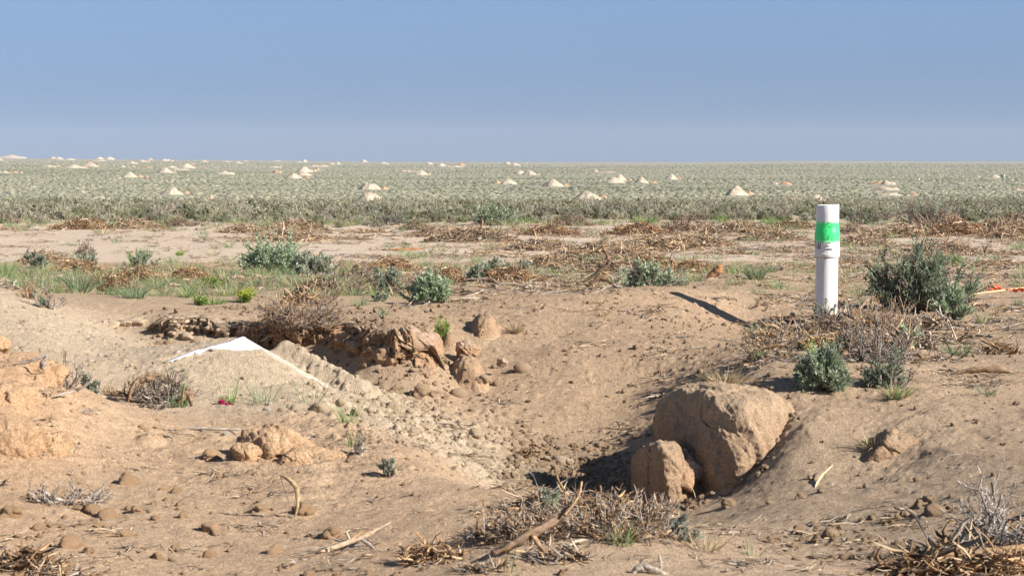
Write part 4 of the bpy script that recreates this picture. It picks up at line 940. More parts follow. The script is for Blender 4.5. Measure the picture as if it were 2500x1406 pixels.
do_clods('clods','loose brown crumbs and clods littering the pit slope and sandy ground',((.44,.32,.215),(.38,.265,.17)),[
 (9500,(1000,1950),(10.3,17.3),lambda u,x,y:pn(x,y)**1.5,.007,.05,6),
 (1500,(1850,2560),(6.6,11),lambda u,x,y:pn(x,y,1.8)**2.5,.006,.04,4),
 (700,(1750,2450),(7,8.6),lambda u,x,y:pn(x,y,2.5)**2*G(u,y,2200,7.7,350,.8)*1.5,.02,.07,3),
 (3200,(1850,2600),(10.5,20),lambda u,x,y:pn(x,y)**1.6,.008,.045,4),
 (1500,(350,1100),(12.8,15.8),lambda u,x,y:pn(x,y),.01,.07,3.5),
 (2500,(-60,2560),(17,26),lambda u,x,y:pn(x,y)**2,.012,.05,3),
 (420,(1500,1900),(9.75,10.15),lambda u,x,y:.6+0*u,.01,.06,2.5),(500,(560,1080),(13.0,14.3),lambda u,x,y:.7+0*u,.01,.07,2.5),
 (1800,(1230,1700),(9.6,12.6),lambda u,x,y:.3+pn(x,y),.01,.07,2.5)])
do_clods('orange_clods','scattered crumbs of orange earth on the near sand',((.52,.35,.215),(.48,.31,.185)),[
 (6500,(-60,1400),(6.2,11),lambda u,x,y:pn(x,y,1.6)**2.5,.004,.034,6),
 (110,(80,420),(7.4,9.3),lambda u,x,y:pn(x,y,2),.01,.045,3),(90,(500,1000),(8.4,9.6),lambda u,x,y:pn(x,y,2),.01,.045,3)])
do_clods('pale_clods','chalky crumbs and stones covering the pale spoil heap',((.60,.47,.33),(.55,.42,.285)),[
 (7000,(-60,1330),(9.8,15.3),lambda u,x,y:np.clip(G(u,y,120,13.3,330,2)+G(u,y,560,12,260,1.2)*.8,0,1)*pn(x,y)**1.2,.005,.034,5),
 (6000,(700,1330),(9.9,13),lambda u,x,y:np.clip(G(u,y,1080,11.2,210,1)+G(u,y,880,12.1,120,.8)+G(u,y,1230,10.8,110,.8),0,1),.005,.05,8)])
do_clods('white_pebbles','small white pebbles and bits of chalk in the soil',((.66,.59,.50),(.60,.52,.43)),[
 (2600,(-60,1330),(9.8,15.3),lambda u,x,y:np.clip(G(u,y,300,12.5,400,2),0,1)*pn(x,y),.008,.05,5),(900,(-60,2560),(6.5,18),None,.004,.018,4)],k=4)
# single larger clods: one object each
def clodmesh(seed,cols):
    rg=np.random.default_rng(seed); mb=MB()
    for i in range(6):
        q=.5 if i==0 else rg.uniform(.15,.34); D,Fq=cubesphere(9)
        nd=rg.normal(0,1,(8,3)); nd/=np.linalg.norm(nd,axis=1)[:,None]; hh=rg.uniform(.6,1,8); r=np.minimum(1,(hh/np.clip(D@nd.T,.02,None)).min(1))
        P=D*r[:,None]*np.array([1,.85,.72])*q; P+=D*(q*(.20*n3(P+seed,2.4/q*.5,4,seed+i,True)+.05*n3(P+seed,9/q*.5,3,seed))[:,None])
        off=np.zeros(3) if i==0 else np.array([rg.normal(0,.3),rg.normal(0,.26),rg.uniform(-.25,.12)])
        mb.add(P+off,Fq,pick(rg,cols,1,.06)[0]*(1+.1*n3(P+seed,4,3,seed)[:,None]))
    return mb
kit=[clodmesh(80+i,c).mesh('earth_clod',M_clod,True) for i,c in enumerate([((.52,.35,.215),(.49,.32,.19)),((.54,.36,.22),(.50,.33,.20)),((.52,.35,.215),(.47,.31,.185)),((.45,.325,.22),(.41,.285,.185)),((.45,.325,.22),(.41,.285,.185)),((.56,.44,.31),(.52,.40,.28))])]
def clod(u,v,wpx,k,label,group=None,hs=1.0):
    x,y,z=hit(u,v); o=bpy.data.objects.new('earth_clod',kit[k]); C.objects.link(o); s=px(y,wpx)*.9
    o.location=(x,y,z+s*.08); o.rotation_euler=(rng.normal(0,.25),rng.normal(0,.25),rng.uniform(0,6.28)); o.scale=(s,s*rng.uniform(.8,1.1),s*hs)
    return tag(o,label,'clod',group)
G1='single clods lying on the near orange sand'
for i,(u,v,w_,lab) in enumerate([(515,1295,58,'rounded orange clod alone in mid sand, a dark notch at its side'),(512,1358,44,'wedge-shaped orange clod below the rounded lone one'),(312,1180,52,'knobbly orange clod with a pale chip beside it'),(520,1120,62,'wide orange clod below the fine dry branches'),
 (387,1362,36,'egg-shaped orange clod, left member of a trio'),(425,1342,30,'small orange clod, upper member of a trio'),(420,1368,24,'smallest orange clod, lower right of a trio'),(172,1335,70,'broad flat orange clod near the bottom roots'),(215,1348,34,'orange clod touching the broad flat one'),
 (305,1308,42,'rough orange clod at the end of the flattened grey plant'),(262,1262,54,'orange clod in the tangle of the flattened grey plant'),(225,1250,50,'pale orange clod above the flattened grey plant'),(335,1250,40,'low orange clod to the side of the flattened grey plant'),(240,1285,36,'small clod under the flattened grey plant'),
 (810,1310,58,'brown-orange clod with a deep shadow, near the pale branch'),(668,1348,46,'smooth orange clod against a bleached twig'),(755,1405,34,'orange clod cut by the bottom frame edge'),(740,1250,60,'half buried orange clod behind the curved bark strip'),(640,1245,40,'half sunk orange clod beside the bark strip tip'),
 (445,1262,34,'faint flat orange clod in open sand'),(430,1200,24,'orange crumb-like clod in the line under the low swelling'),(400,1195,28,'orange clod in the line under the low swelling, second one'),(560,1345,18,'orange clod speck beside the wedge-shaped clod'),(30,1260,60,'orange clod at the frame edge below the hummock'),(95,1290,36,'sunken clod between hummock and flattened plant')]):
    clod(u,v,w_,i%3,lab)
for i,(u,v,w_,lab) in enumerate([(1555,852,26,'dark pointed clod high on the pit slope'),(1275,905,48,'greyish flat clod on the pit slope below the blond tuft'),(1085,1022,24,'pale grey stone standing alone on the brown pit slope'),(1180,925,36,'reddish clod in a cluster below the crumbling clod'),(1215,938,30,'second reddish clod of the cluster on the pit slope'),
 (1120,965,44,'angular clod at the toe of the pit slope'),(1030,958,52,'big angular clod beside a crack at the cracked block foot'),(975,948,26,'clod fallen directly under the cracked block'),(1955,1215,30,'orange-brown clod on the dark trough sand'),(1880,1230,22,'small clod under the rounded block corner'),
 (1640,1080,40,'pale stone wedged on top of the leaning lower block'),(1700,1205,40,'lumpy clod stack at the right foot of the rounded block'),(1780,1235,44,'crumbled clod pile at the block foot, standing upright'),(2125,1115,26,'clod fallen beside the root-bound clod'),(2280,1255,60,'large crumbling clod in the sandy trough before the shredded roots'),
 (2220,1262,44,'clod joined to the large crumbling one'),(2240,1175,24,'clod with long thin shadow on the right sand'),(2115,1190,26,'orange-lit clod in the centre of the trough'),(1950,1300,44,'double clod in the trough before the near ridge'),(2030,1310,50,'cluster-like clod with a long shadow in the trough'),
 (2140,1360,40,'orange clod at the shaded edge of the shredded roots'),(2330,1345,50,'dark clod half hidden behind the shredded roots'),(1990,1285,26,'squarish clod in the trough'),(2050,1290,20,'little clod beside the squarish one'),(1370,1130,44,'pale lump lying in the pit shade'),(1500,1180,40,'grey lump deep in the pit shade beside the block')]):
    clod(u,v,w_,3+i%2 if i not in (2,10,24) else 5,lab)
for i,(u,v,w_,lab) in enumerate([(1300,1165,34,'chalky clod at the tip of the spoil tongue'),(1160,1060,40,'chalky clod on the crest of the spoil tongue'),(1180,1130,46,'large chalky clod on the spoil tongue flank'),(960,1000,44,'chalky clod by a dark hollow in the spoil'),(1010,1060,34,'chalky clod midway down the spoil tongue'),
 (455,825,34,'grey-white clod lodged at the bank foot'),(780,1005,60,'pale slabby clod beneath the lower sheet corner'),(720,1000,30,'pale clod beside the slabby one'),(330,895,26,'pale stone on the spoil above the dead shrub'),(40,870,24,'pale stone on the spoil shoulder at the frame edge'),(1235,1090,30,'chalky clod overlooking the pit shade'),(870,1010,36,'chalky clod among green blades')]):
    clod(u,v,w_,5,lab)
# ---------------------------------------------------------------- shredded brush, roots, sticks
STRAW=[(.46,.33,.205),(.38,.26,.155),(.55,.43,.29),(.29,.185,.11),(.20,.13,.085),(.44,.37,.29)]
RUST=[(.40,.24,.12),(.30,.17,.085),(.48,.31,.17),(.21,.125,.07),(.52,.40,.27),(.14,.09,.06)]
def strips(rg,n,Rx,Ry,Hh,L=(.08,.35),W=(.003,.012),cols=STRAW,curve=.5,stand=.15,sides=4,seg=5):
    mb=MB()
    for i in range(n):
        a=rg.random()*6.28; r=rg.random()**.6; c=np.array([r*Rx*math.cos(a),r*Ry*math.sin(a),Hh*(1-r**1.6)*rg.random()**.7+.004])
        l=rg.uniform(*L)*(.5 if rg.random()<.4 else 1); yaw=rg.random()*6.28; el=rg.normal(0,.16) if rg.random()>stand else rg.uniform(.2,1.1)
        d=np.array([math.cos(yaw)*math.cos(el),math.sin(yaw)*math.cos(el),math.sin(el)]); sd_=np.cross(d,[0,0,1.]); sd_/=np.linalg.norm(sd_)+1e-9
        t=np.linspace(-.5,.5,seg)[:,None]; k=rg.normal(0,curve); k2=rg.normal(0,curve*.35)
        P=c+d*l*t+sd_*l*k*(t**2-.08)+np.array([0,0,1])*l*k2*(t**2)+rg.normal(0,.02*l,(seg,3))
        P[:,2]=np.maximum(P[:,2],-.01)
        w=rg.uniform(*W)*(1.8 if rg.random()<.08 else 1); tp=np.array([.35]+[1]*(seg-2)+[.25])
        tube(mb,P,w*tp*rg.uniform(.7,1.1,seg),pick(rg,cols,1)[0],sides if w>.004 else 3,.3 if w>.004 else 1,twist=rg.normal(0,1.2))
    return mb
PILE=[];PILEN=[]
for i in range(5): PILE.append(strips(np.random.default_rng(700+i),620,.8,.48,.2,(.10,.42),(.004,.014),STRAW if i<3 else RUST,stand=.25).mesh('brush_pile',M_wood))
for i in range(3): PILE.append(strips(np.random.default_rng(720+i),260,.78,.42,.07,(.10,.4),(.004,.013),STRAW,stand=.1).mesh('brush_pile',M_wood))
PILED=[strips(np.random.default_rng(740+i),340,.65,.42,.26,(.10,.4),(.005,.014),[(.22,.15,.11),(.32,.22,.15),(.15,.10,.08),(.38,.29,.21)],stand=.4).mesh('brush_pile',M_wood) for i in range(2)]
for i in range(8): PILEN.append(strips(np.random.default_rng(730+i),190 if i<5 else 90,.75,.5,.26 if i<5 else .10,(.25,1.0),(.010,.034),STRAW+GREYW if i<3 or i>4 else RUST+STRAW[:2],stand=.25,curve=.8,seg=7).mesh('brush_pile',M_wood))
def pile(u,v,wpx,k,label,hs=1.0,mesh=None,name='brush_pile'):
    x,y,z=hit(u,v); me=(PILEN[k] if v>730 else None) or mesh or PILE[k]; o=bpy.data.objects.new(name,me); C.objects.link(o); s=px(y,wpx)/(1.5 if v>730 else 1.2)
    sx,sy=slope(x,y,.25); o.location=(x,y,z); o.rotation_euler=(math.atan(sy)*.8,-math.atan(sx)*.8,rng.choice([0,3.1416])+rng.normal(0,.12)); o.scale=(s,s,(max(.6,s) if v<730 else s)*hs*1.25)
    return tag(o,label,'brush pile')
PL=[(200,560,130,3,'rust-brown brush pile lining the far track edge, leftmost of the row'),(330,558,120,0,'tall straw-brown brush pile on the far track edge'),(430,553,80,'d','dark rounded brush pile closing the far track-edge row'),(20,562,80,5,'thin brush line at the frame edge beyond the track'),
(590,568,100,0,'fan-shaped straw-coloured brush pile at the bend of the track'),(590,590,60,6,'low brush scatter under the fan-shaped pile'),(725,562,130,1,'wide straw-coloured brush pile behind the track'),(715,588,150,2,'flat straw-coloured brush pile spilling onto the track'),(640,575,60,7,'loose brush between the fan-shaped and the wide pile'),
(1150,590,180,2,'long straw-coloured brush drift in the middle of the track'),(1060,578,110,1,'brush heap at the rear tip of the long drift'),(1240,600,90,6,'thin tail end of the long brush drift'),(1240,566,120,5,'low brush strip behind the long drift'),(1345,575,130,3,'brown brush strip along the far side of the track'),
(1390,552,110,'d','dark brush heap at the belt edge beyond the track'),(880,568,120,6,'sparse brush scatter at the belt edge near the track centre'),(1020,562,90,'d','small dark brush heap at the belt edge'),(850,585,90,7,'faint flattened brush on the far half of the track'),
(1210,622,120,6,'low brown brush strip on the near track edge'),(1330,612,150,2,'straw-coloured brush strip leading to the big drift'),(1480,622,170,1,'bulky straw-coloured drift before the tangled brush'),(1600,612,190,0,'broad bright straw drift left of the pipe'),(1700,600,150,2,'straw drift merging toward the pipe'),
(1560,575,150,3,'brown brush strip beyond the bright drift'),(1680,565,150,'d','dark brown brush heap in the far strip by the pipe'),(1800,572,160,1,'brush heap right of the dark heap, behind the track'),(1880,588,140,2,'straw brush heap touching the pipe outline'),(1930,560,110,3,'brown brush heap just behind the pipe'),(1760,620,120,6,'thin brush litter on bare ground before the pipe'),
(1930,618,110,5,'low brush litter at pipe mid height'),(2110,600,130,1,'straw brush heap just beyond the pipe, other side'),(2200,580,160,0,'brown brush drift above the big sagebrush'),(2330,575,170,3,'rusty brush drift above the bare stake'),(2440,565,150,1,'straw brush drift at the upper frame edge'),(2480,585,150,0,'bulky brush drift cut by the frame edge'),
(2150,620,120,6,'thin straw litter behind the big sagebrush'),(2290,618,160,2,'curly straw drift right behind the big sagebrush'),(2420,622,170,5,'flat straw drift near the frame edge'),(2420,648,180,7,'sparse straw litter beyond the lying stake'),(2090,570,90,'d','dark brush heap just beyond the pipe'),
(2090,642,90,7,'sparse straw litter behind the bare sand patch'),(2300,556,140,'d','dark brush drift beneath the leafless standing brush'),(2480,550,120,'d','dark brush drift at the frame edge by the belt'),
(1340,655,170,1,'tangled brown brush spread across the strip behind the rim'),(1480,668,180,0,'dense curly straw-coloured brush with twisted roots'),(1580,658,170,4,'dense rusty brush behind the sprawling rim sagebrush'),(1400,640,150,2,'straw-coloured brush leaning on the tangled brown brush'),(1690,668,110,4,'rusty brush fragments beside the orange stump'),(1540,635,150,2,'straw-coloured brush crest of the dense mass'),
(1080,690,110,3,'brown brush remnants wrapping the bright green sagebrush foot'),(880,690,140,'d','dark brown brush remains between sagebrush clumps'),(960,660,120,4,'brush remains behind the blue-grey sagebrush'),(1120,670,80,6,'thin brush before the silver sagebrush row'),(1250,690,150,3,'brown brush row under the silver sagebrush clumps'),
(460,690,120,4,'reddish dead wood clump in the weedy strip'),(400,660,110,6,'straw litter across the weedy strip'),(270,712,110,3,'matted dead wood at the back of the pale bank'),(190,668,140,4,'dead wood with curled roots near the bare gnarled stem'),(110,640,110,1,'straw pile near the frame edge in the weedy strip'),(210,624,50,'d','small rust-brown clump at the near track edge'),
(250,680,110,5,'low dead wood in the middle of the weedy strip'),(340,690,120,3,'brown dead wood beside the yellow-green herb'),(540,672,100,5,'loose dead wood near the wide dense sagebrush'),(600,690,90,7,'sparse dead wood before the wide dense sagebrush'),(740,745,130,3,'brown shredded wood on top of the overhanging root mat'),(780,722,110,0,'upright splintered straw-coloured wood above the root mat'),
(2040,800,150,0,'splintered pale wood heaped at the pipe foot'),(2130,815,170,4,'rusty splintered wood heap before the big sagebrush'),(2210,850,170,1,'straw-coloured splinters over the dead root mass'),(2060,850,120,3,'brown splinters between the pipe foot and the grass tuft'),(1890,800,100,2,'curled pale wood on the spoil hump'),(1965,825,130,1,'curled brown wood on the hump just below the pipe'),(2010,850,140,3,'shredded wood scraps above the vivid grass tuft'),(2270,800,150,2,'brown shredded wood under the big sagebrush edge'),(2300,835,150,5,'dry scraps between the dead shrub and the fine grass spray'),(2160,880,150,2,'brown shredded wood beneath the tangled root mass'),(1880,830,110,3,'brown shreds on the near shoulder of the hump'),(2440,862,110,4,'rusty shredded wood clump near the frame edge'),
(2330,800,100,7,'thin dry litter before the small green sagebrush'),(2290,880,120,5,'thin curled wood on the flat near the fine grass spray'),(1940,880,120,5,'curled root shreds before the vivid grass tuft'),
(1340,1240,200,0,'heap of curled shredded wood beside the dark pit'),(1480,1250,190,4,'rusty shredded wood in the brush at the pit lip'),(1260,1300,170,3,'brown shredded wood by the half buried log'),(1580,1270,160,2,'straw-coloured shreds beneath the whitish sage sprig'),(1360,1360,200,6,'scattered pale shreds along the bottom edge'),(1060,1370,190,3,'shredded bark and twigs near the bottom edge'),
(1180,1390,150,5,'fine bark litter on the bottom edge'),(60,1385,200,4,'orange shredded roots in the near corner'),(140,1400,170,6,'fine grey litter before the orange shredded roots'),(2400,1330,240,4,'rusty curled bark in the shredded root heap'),(2320,1385,330,0,'dense bed of shredded bark filling the near frame corner'),(2420,1400,260,3,'dark rusty shredded roots along the bottom edge under the grey dead shrub'),(2230,1400,220,4,'frayed orange fibres at the start of the shredded root heap'),(1280,1110,70,3,'fan of dry roots at the edge of the pit shade')]
for (u,v,w_,k,lab) in PL: pile(u,v,w_,k if k!='d' else 0,lab,mesh=PILED[rng.integers(0,2)] if k=='d' else None,hs=1.0)
# litter between the piles
lit=[]
for i in range(8): lit.append(proto(strips(np.random.default_rng(760+i),12,.2,.2,.025,(.06,.3),(.003,.010),STRAW+GREYW,stand=.05),'litter%d'%i,M_wood))
def mlit(u,x,y):
    b=np.clip(G(u,y,1650,39,1000,7)*1.2+G(u,y,2300,30,500,12)+G(u,y,1450,27,500,4)*.8+G(u,y,300,20.5,700,3)+G(u,y,1300,20.5,500,3)+.1,0,1)
    return b*pn(x,y,.5,530)**2
U_=[];X_=[];Y_=[]
for n,ur,yr,m_ in ((15000,(-80,2580),(17.5,47),mlit),(420,(1000,2560),(6.4,8.6),lambda u,x,y:pn(x,y,2,535)*.6),(260,(-60,1000),(6.3,10),lambda u,x,y:pn(x,y,2,536)**2),(500,(1850,2560),(11,18),lambda u,x,y:pn(x,y,1,537)),(110,(1000,1900),(10,17),lambda u,x,y:pn(x,y,1,538))):
    u,x,y=pts(n,ur,yr,m_); X_.append(x);Y_.append(y)
x=np.concatenate(X_);y=np.concatenate(Y_);n=len(x)
scatter('twig_litter',lit,np.stack([x,y,gz(x,y)+.003],1),np.stack([rng.normal(0,.08,n),rng.normal(0,.08,n),rng.uniform(0,6.28,n)],1),rng.uniform(.4,1.2,n)*(.45+.55*sstep(8,18,y)),'loose twigs and shredded bark strewn between the brush piles','litter')
# grass of the weedy strip and belt edge
gp=[proto(tuft(780+i,.24,.15,44,BLUEG+GREEN if i<3 else DRYG+BLUEG,.004,.8),'grass%d'%i,M_grass) for i in range(7)]
def mgr(u,x,y):
    b=np.clip(G(u,y,300,21,560,3)*1.6+G(u,y,900,44,1600,4)*.4+G(u,y,1200,27,900,8)*.22+G(u,y,1900,22,700,3)*.25+G(u,y,2200,30,500,8)*.2,0,1)
    return b*pn(x,y,.8,540)**2.3*1.2
u,x,y=pts(15000,(-80,2580),(17.3,52),mgr,pw=1.3); n=len(x)
scatter('grass',gp,np.stack([x,y,gz(x,y)],1),np.stack([rng.normal(0,.08,n),rng.normal(0,.08,n),rng.uniform(0,6.28,n)],1),rng.uniform(.5,1.25,n)*(.95+.3*sstep(25,45,y)),'thin green and straw grass of the weedy strip and the belt edge','grass')
# ---- gnarled pieces
def gnarl(u,v,pts_,rad,cols,label,name='driftwood_stick',cat='stick',y=None,seed=0,sides=9,rough=.22,kids=()):
    """pts_ in photo pixels relative to (u,v), with depth offset in metres as third number"""
    x,y_,z=hit(u,v) if y is None else ((u-U0)/F*y,y,float(gz((u-U0)/F*y,y)))
    rg=np.random.default_rng(seed); ro=MB()
    def conv(pp):
        q=[]
        for a in pp:
            dy=a[2] if len(a)>2 else 0
            q.append((px(y_,a[0]),dy,-px(y_,a[1])))
        q=np.array(q,float); n=len(q); t=np.linspace(0,n-1,(n-1)*6+1); Q=[]
        for s in t:
            i=min(int(s),n-2); f=s-i; p0=q[max(i-1,0)];p1=q[i];p2=q[i+1];p3=q[min(i+2,n-1)]
            Q.append(.5*((2*p1)+(-p0+p2)*f+(2*p0-5*p1+4*p2-p3)*f*f+(-p0+3*p1-3*p2+p3)*f**3))
        Q=np.array(Q); return Q
    for pp,rr in [(pts_,rad)]+list(kids):
        Q=conv(pp); n=len(Q); r=np.interp(np.linspace(0,len(rr)-1,n),range(len(rr)),[px(y_,k) for k in rr])
        cc=pick(rg,cols,n,.1); cc=cc*.35+np.mean(cc,0)*.65
        cc=pick(rg,cols,1)[0]*.4+cc*.6
        tube(ro,Q,r,cc,sides,.75,twist=rg.normal(0,2),rough=rough,rg=rg)
    o=ro.obj(name,M_wood); o.location=(x,y_,z); return tag(o,label,cat)
BL=[(.38,.33,.28),(.29,.24,.195),(.46,.40,.34)]; OB=[(.50,.29,.12),(.40,.20,.08),(.60,.40,.20)]; DK=[(.20,.14,.10),(.30,.20,.13),(.12,.08,.06)]
gnarl(445,1115,[(-5,5,.0),(25,35,-.1),(60,52,-.15),(100,48,-.15),(135,65,-.1)],[2,6,7,5,2],BL,'bleached twisted root lying on the sand, splitting into grey fibres',seed=1,kids=[([(20,30,-.1),(50,60,-.2),(120,55,-.2)],[2,3,1]),([(60,48,-.1),(70,68,-.2),(50,78,-.25)],[3,3,1]),([(30,20,-.1),(70,40,-.1),(130,50,-.05)],[2,3,1])])
gnarl(580,1155,[(0,0,0),(45,8,.0),(90,8,0),(130,20,0),(160,38,-.05)],[3,9,12,13,4],OB,'orange fibrous root piece joined end to end with the bleached root',seed=2,kids=[([(140,10,0),(145,30,0),(130,50,-.05)],[4,6,2]),([(60,10,0),(110,25,0),(140,38,0)],[4,5,2])])
gnarl(718,1300,[(0,5,.0),(8,-30,.0),(4,-70,.02),(-20,-92,.04),(-38,-98,.05)],[2,4.5,6,5,2],[(.46,.33,.19),(.36,.24,.13)],'curved tan bark strip standing up from the sand',seed=3,y=7.75)
gnarl(780,1350,[(0,0,0),(50,-14,.05),(100,-26,.1),(140,-42,.15),(165,-50,.2)],[9,9,7,4,2],BL+OB,'forked pale branch lying by the bottom edge, one end orange',seed=4,kids=[([(90,-25,.1),(120,-12,.05),(150,8,0)],[5,4,2]),([(60,-16,.05),(100,-40,.1),(130,-44,.1)],[4,3,1])])
gnarl(1200,1360,[(0,-10,0),(40,-22,.02),(90,-45,.05),(150,-70,.1),(200,-105,.15)],[9,14,13,9,5],DK+DK+RUST,'thick dark split log half buried in the brown brush',name='split_log',cat='log',seed=5,rough=.3,kids=[([(180,-90,.1),(215,-130,.15),(225,-160,.2)],[7,5,3]),([(100,-45,.05),(130,-10,0),(165,20,-.05)],[6,5,3])])
gnarl(1545,1398,[(0,10,0),(5,-6,0),(30,-14,0),(60,-4,0),(85,6,0)],[5,8,9,8,4],BL,'bleached forked wood cut by the bottom edge',seed=6,kids=[([(60,0,0),(70,-20,.0),(62,-45,.0)],[5,4,2])])
gnarl(1290,1245,[(95,0,0),(88,-45,0),(72,-75,0),(66,-105,.02)],[3,3,2],DRYW,'thin bare stalk rising against the dark pit, tallest of three',name='dry_stalk',seed=7,sides=5,rough=.05)
gnarl(1480,1245,[(0,0,0),(-10,-25,0),(-15,-60,0)],[4,3.5,3],DRYW,'short cut stalk against the dark pit, middle one of three',name='dry_stalk',seed=8,sides=5,rough=.05)
gnarl(1500,1243,[(0,0,0),(-8,-20,0),(-12,-42,0)],[4,4,2],BL,'whitish forked stalk against the dark pit',name='dry_stalk',seed=9,sides=5,rough=.05,kids=[([(-8,-20,0),(0,-30,0),(2,-45,0)],[3,3,2])])
gnarl(1552,1245,[(0,0,0),(5,-35,0),(18,-55,0),(28,-78,0)],[2.5,3,2.5,1.5],[(.6,.4,.2)],'crooked orange stalk standing before the shaded block',name='dry_stalk',seed=10,sides=5,rough=.05)
gnarl(1420,1250,[(0,0,0),(40,-20,0),(90,10,.0),(130,40,0)],[4,5,5,4],DRYW,'bent orange-brown root arching along the pit lip',name='root',seed=11,sides=6)
gnarl(968,612,[(-28,0,0),(0,-2,0),(40,-2,0),(76,2,0)],[3,4.5,5,4],[(.36,.15,.06),(.45,.22,.10)],'reddish log lying alone on the bare track',name='fallen_log',cat='log',seed=12)
gnarl(1745,680,[(-30,8,0),(-10,-5,0),(8,-20,0),(16,-34,0)],[4,8,10,4],[(.34,.18,.08),(.26,.13,.06)],'upright orange splintered stump beside the feathery grass tuft',name='stump',cat='stump',seed=13,rough=.4)
gnarl(1470,690,[(-60,10,0),(-10,-25,0),(15,-50,0),(0,-90,.0)],[3,6,5,2],DK+RUST[1:2],'twisted dark root stump rising in the brown brush',name='stump',cat='stump',seed=14,rough=.3,kids=[([(-5,-30,0),(30,-10,0),(60,10,0)],[5,5,3])])
gnarl(1440,705,[(0,-10,0),(25,-25,0),(50,-20,0),(62,2,0)],[4,8,9,6],DK+RUST,'arched dark log with fibres at the pit rim',name='fallen_log',cat='log',seed=15,rough=.3)
gnarl(345,985,[(-30,0,0),(-22,-34,.0),(0,-60,.05),(30,-60,.1),(70,-44,.12),(110,-30,.1)],[6,9,11,8,5,3],[(.30,.25,.21),(.20,.13,.08),(.27,.16,.08)],'curled hollow stump with frayed rusty bark among the dead shrub',name='stump',cat='stump',seed=16,rough=.6,y=11.0,kids=[([(0,-8,0),(-40,-12,0),(-75,-14,0)],[6,6,3])])
gnarl(450,990,[(-25,0,0),(-5,-15,0),(10,-28,0),(18,2,0)],[5,10,9,4],DK+RUST,'short frayed root stub beside the fine dead twigs',name='stump',cat='stump',seed=17,y=11.0,rough=.35)
gnarl(30,888,[(-5,0,0),(30,-4,0),(60,-14,0),(85,-22,0)],[2.5,4,4,4],BL,'grey stick lying on the spoil at the frame edge',seed=18,kids=[([(85,-22,0),(75,0,-.0),(72,12,0)],[5,8,4])])
gnarl(470,1050,[(-40,5,0),(0,-4,0),(60,-2,0),(130,0,0)],[2,4,4,2],BL,'long thin bleached branch above the rooty orange clod',seed=19,y=10.0,kids=[([(20,0,0),(80,20,-.1),(150,45,-.2)],[2,2,1]),([(90,0,0),(130,15,-.1),(170,35,-.1)],[3,2,1])])
gnarl(1830,895,[(-20,12,0),(10,-30,0),(50,-44,.0),(80,-50,0)],[6,6,5,3],DK+OB,'dark root edging the spoil hump over the pit',name='root',seed=20,y=12.6,rough=.3)
gnarl(1830,890,[(-10,-8,0),(30,-6,0),(90,0,0),(150,14,0)],[5,7,7,4],OB+BL,'long flat brown root lying across the mound above the blond grass',name='root',seed=21,y=11.7,rough=.3,kids=[([(60,-2,0),(90,8,-.05),(130,25,-.1)],[4,4,2])])
gnarl(2070,790,[(0,10,0),(15,-20,0),(30,-50,0),(52,-72,.02)],[7,7,6,4],BL+DRYW,'thick bleached splinter standing beside the pipe foot',seed=22,y=15.2)
gnarl(2050,760,[(0,0,0),(12,-20,0),(14,-45,0)],[3,4,2],BL,'slim curved splinter between the pipe and the small peg',seed=23,y=15.6)
gnarl(1910,805,[(0,10,0),(5,-20,0),(22,-52,.0)],[4,5,2],DRYW,'thin curled splinter on the spoil hump near the pipe',seed=24,y=13.6,kids=[([(5,-20,0),(-20,-36,0),(-45,-38,0)],[5,6,3])])
gnarl(2330,912,[(0,0,0),(50,-8,0),(100,-10,.0),(140,-4,0)],[4,8,9,4],DK+RUST,'dark flat piece of bark wood on the bare right-hand flat',seed=25,rough=.3)
gnarl(2215,868,[(-20,10,0),(0,-20,0),(15,-45,0)],[5,10,5],DK,'black hollow stump piece in the dead root mass',name='stump',cat='stump',seed=26,rough=.4)
gnarl(2160,840,[(0,14,0),(20,-25,0),(42,-60,0)],[2,3,3],[(.55,.40,.25)],'long slanting pale stick below the big sagebrush',seed=27,sides=6)
gnarl(1990,1190,[(0,0,0),(22,-18,.1),(60,-40,.2)],[1.5,5,1],[(.66,.52,.32)],'tiny pale seed-head stalk lying on the trough sand',name='dry_stalk',seed=28,sides=6)
gnarl(2300,1120,[(0,0,0),(22,-10,0),(50,-12,0)],[3,3,2],BL,'short white twig on the right sand slope',seed=29,sides=6,kids=[([(15,-6,0),(30,-16,0),(38,-20,0)],[2,2,1])])
gnarl(1245,830,[(-120,-6,0),(-60,-2,0),(-20,0,0)],[1.2,1.6,1],[(.6,.48,.3)],'thin straw stalk between the green forb and the knob',name='dry_stalk',seed=30,sides=4)
gnarl(1700,1190,[(0,0,0),(-10,-30,0),(-30,-50,0)],[1.4,1.4,1],[(.6,.45,.28)],'fine root thread hanging on the shaded block face',name='root',seed=31,sides=4,y=9.95)
gnarl(2200,1392,[(-50,0,0),(-20,-14,0),(15,-28,0),(40,-26,0)],[6,12,12,6],OB,'frayed orange root end of the shredded root heap',name='root',seed=32,rough=.35)
gnarl(2290,1385,[(-30,8,0),(20,-22,0),(80,-34,.0),(130,-40,0),(210,-52,0)],[8,13,12,12,8],DRYW+OB,'thick tan root snaking along the shredded root heap',name='root',seed=33,rough=.3,kids=[([(40,-20,0),(60,10,-.02),(50,35,-.05)],[8,7,4]),([(120,-40,0),(170,-10,-.02),(200,20,-.05)],[7,6,4])])
gnarl(2390,1360,[(-40,-6,0),(20,-24,0),(70,-34,0),(130,-26,0)],[6,11,12,9],DK+DRYW,'dark arching root at the back of the shredded root heap',name='root',seed=34,rough=.3)
gnarl(2430,1395,[(-20,0,0),(20,-12,-.02),(70,-20,-.04)],[7,10,8],OB+BL,'pale splintered root plate at the frame corner',name='root',seed=35,rough=.35)
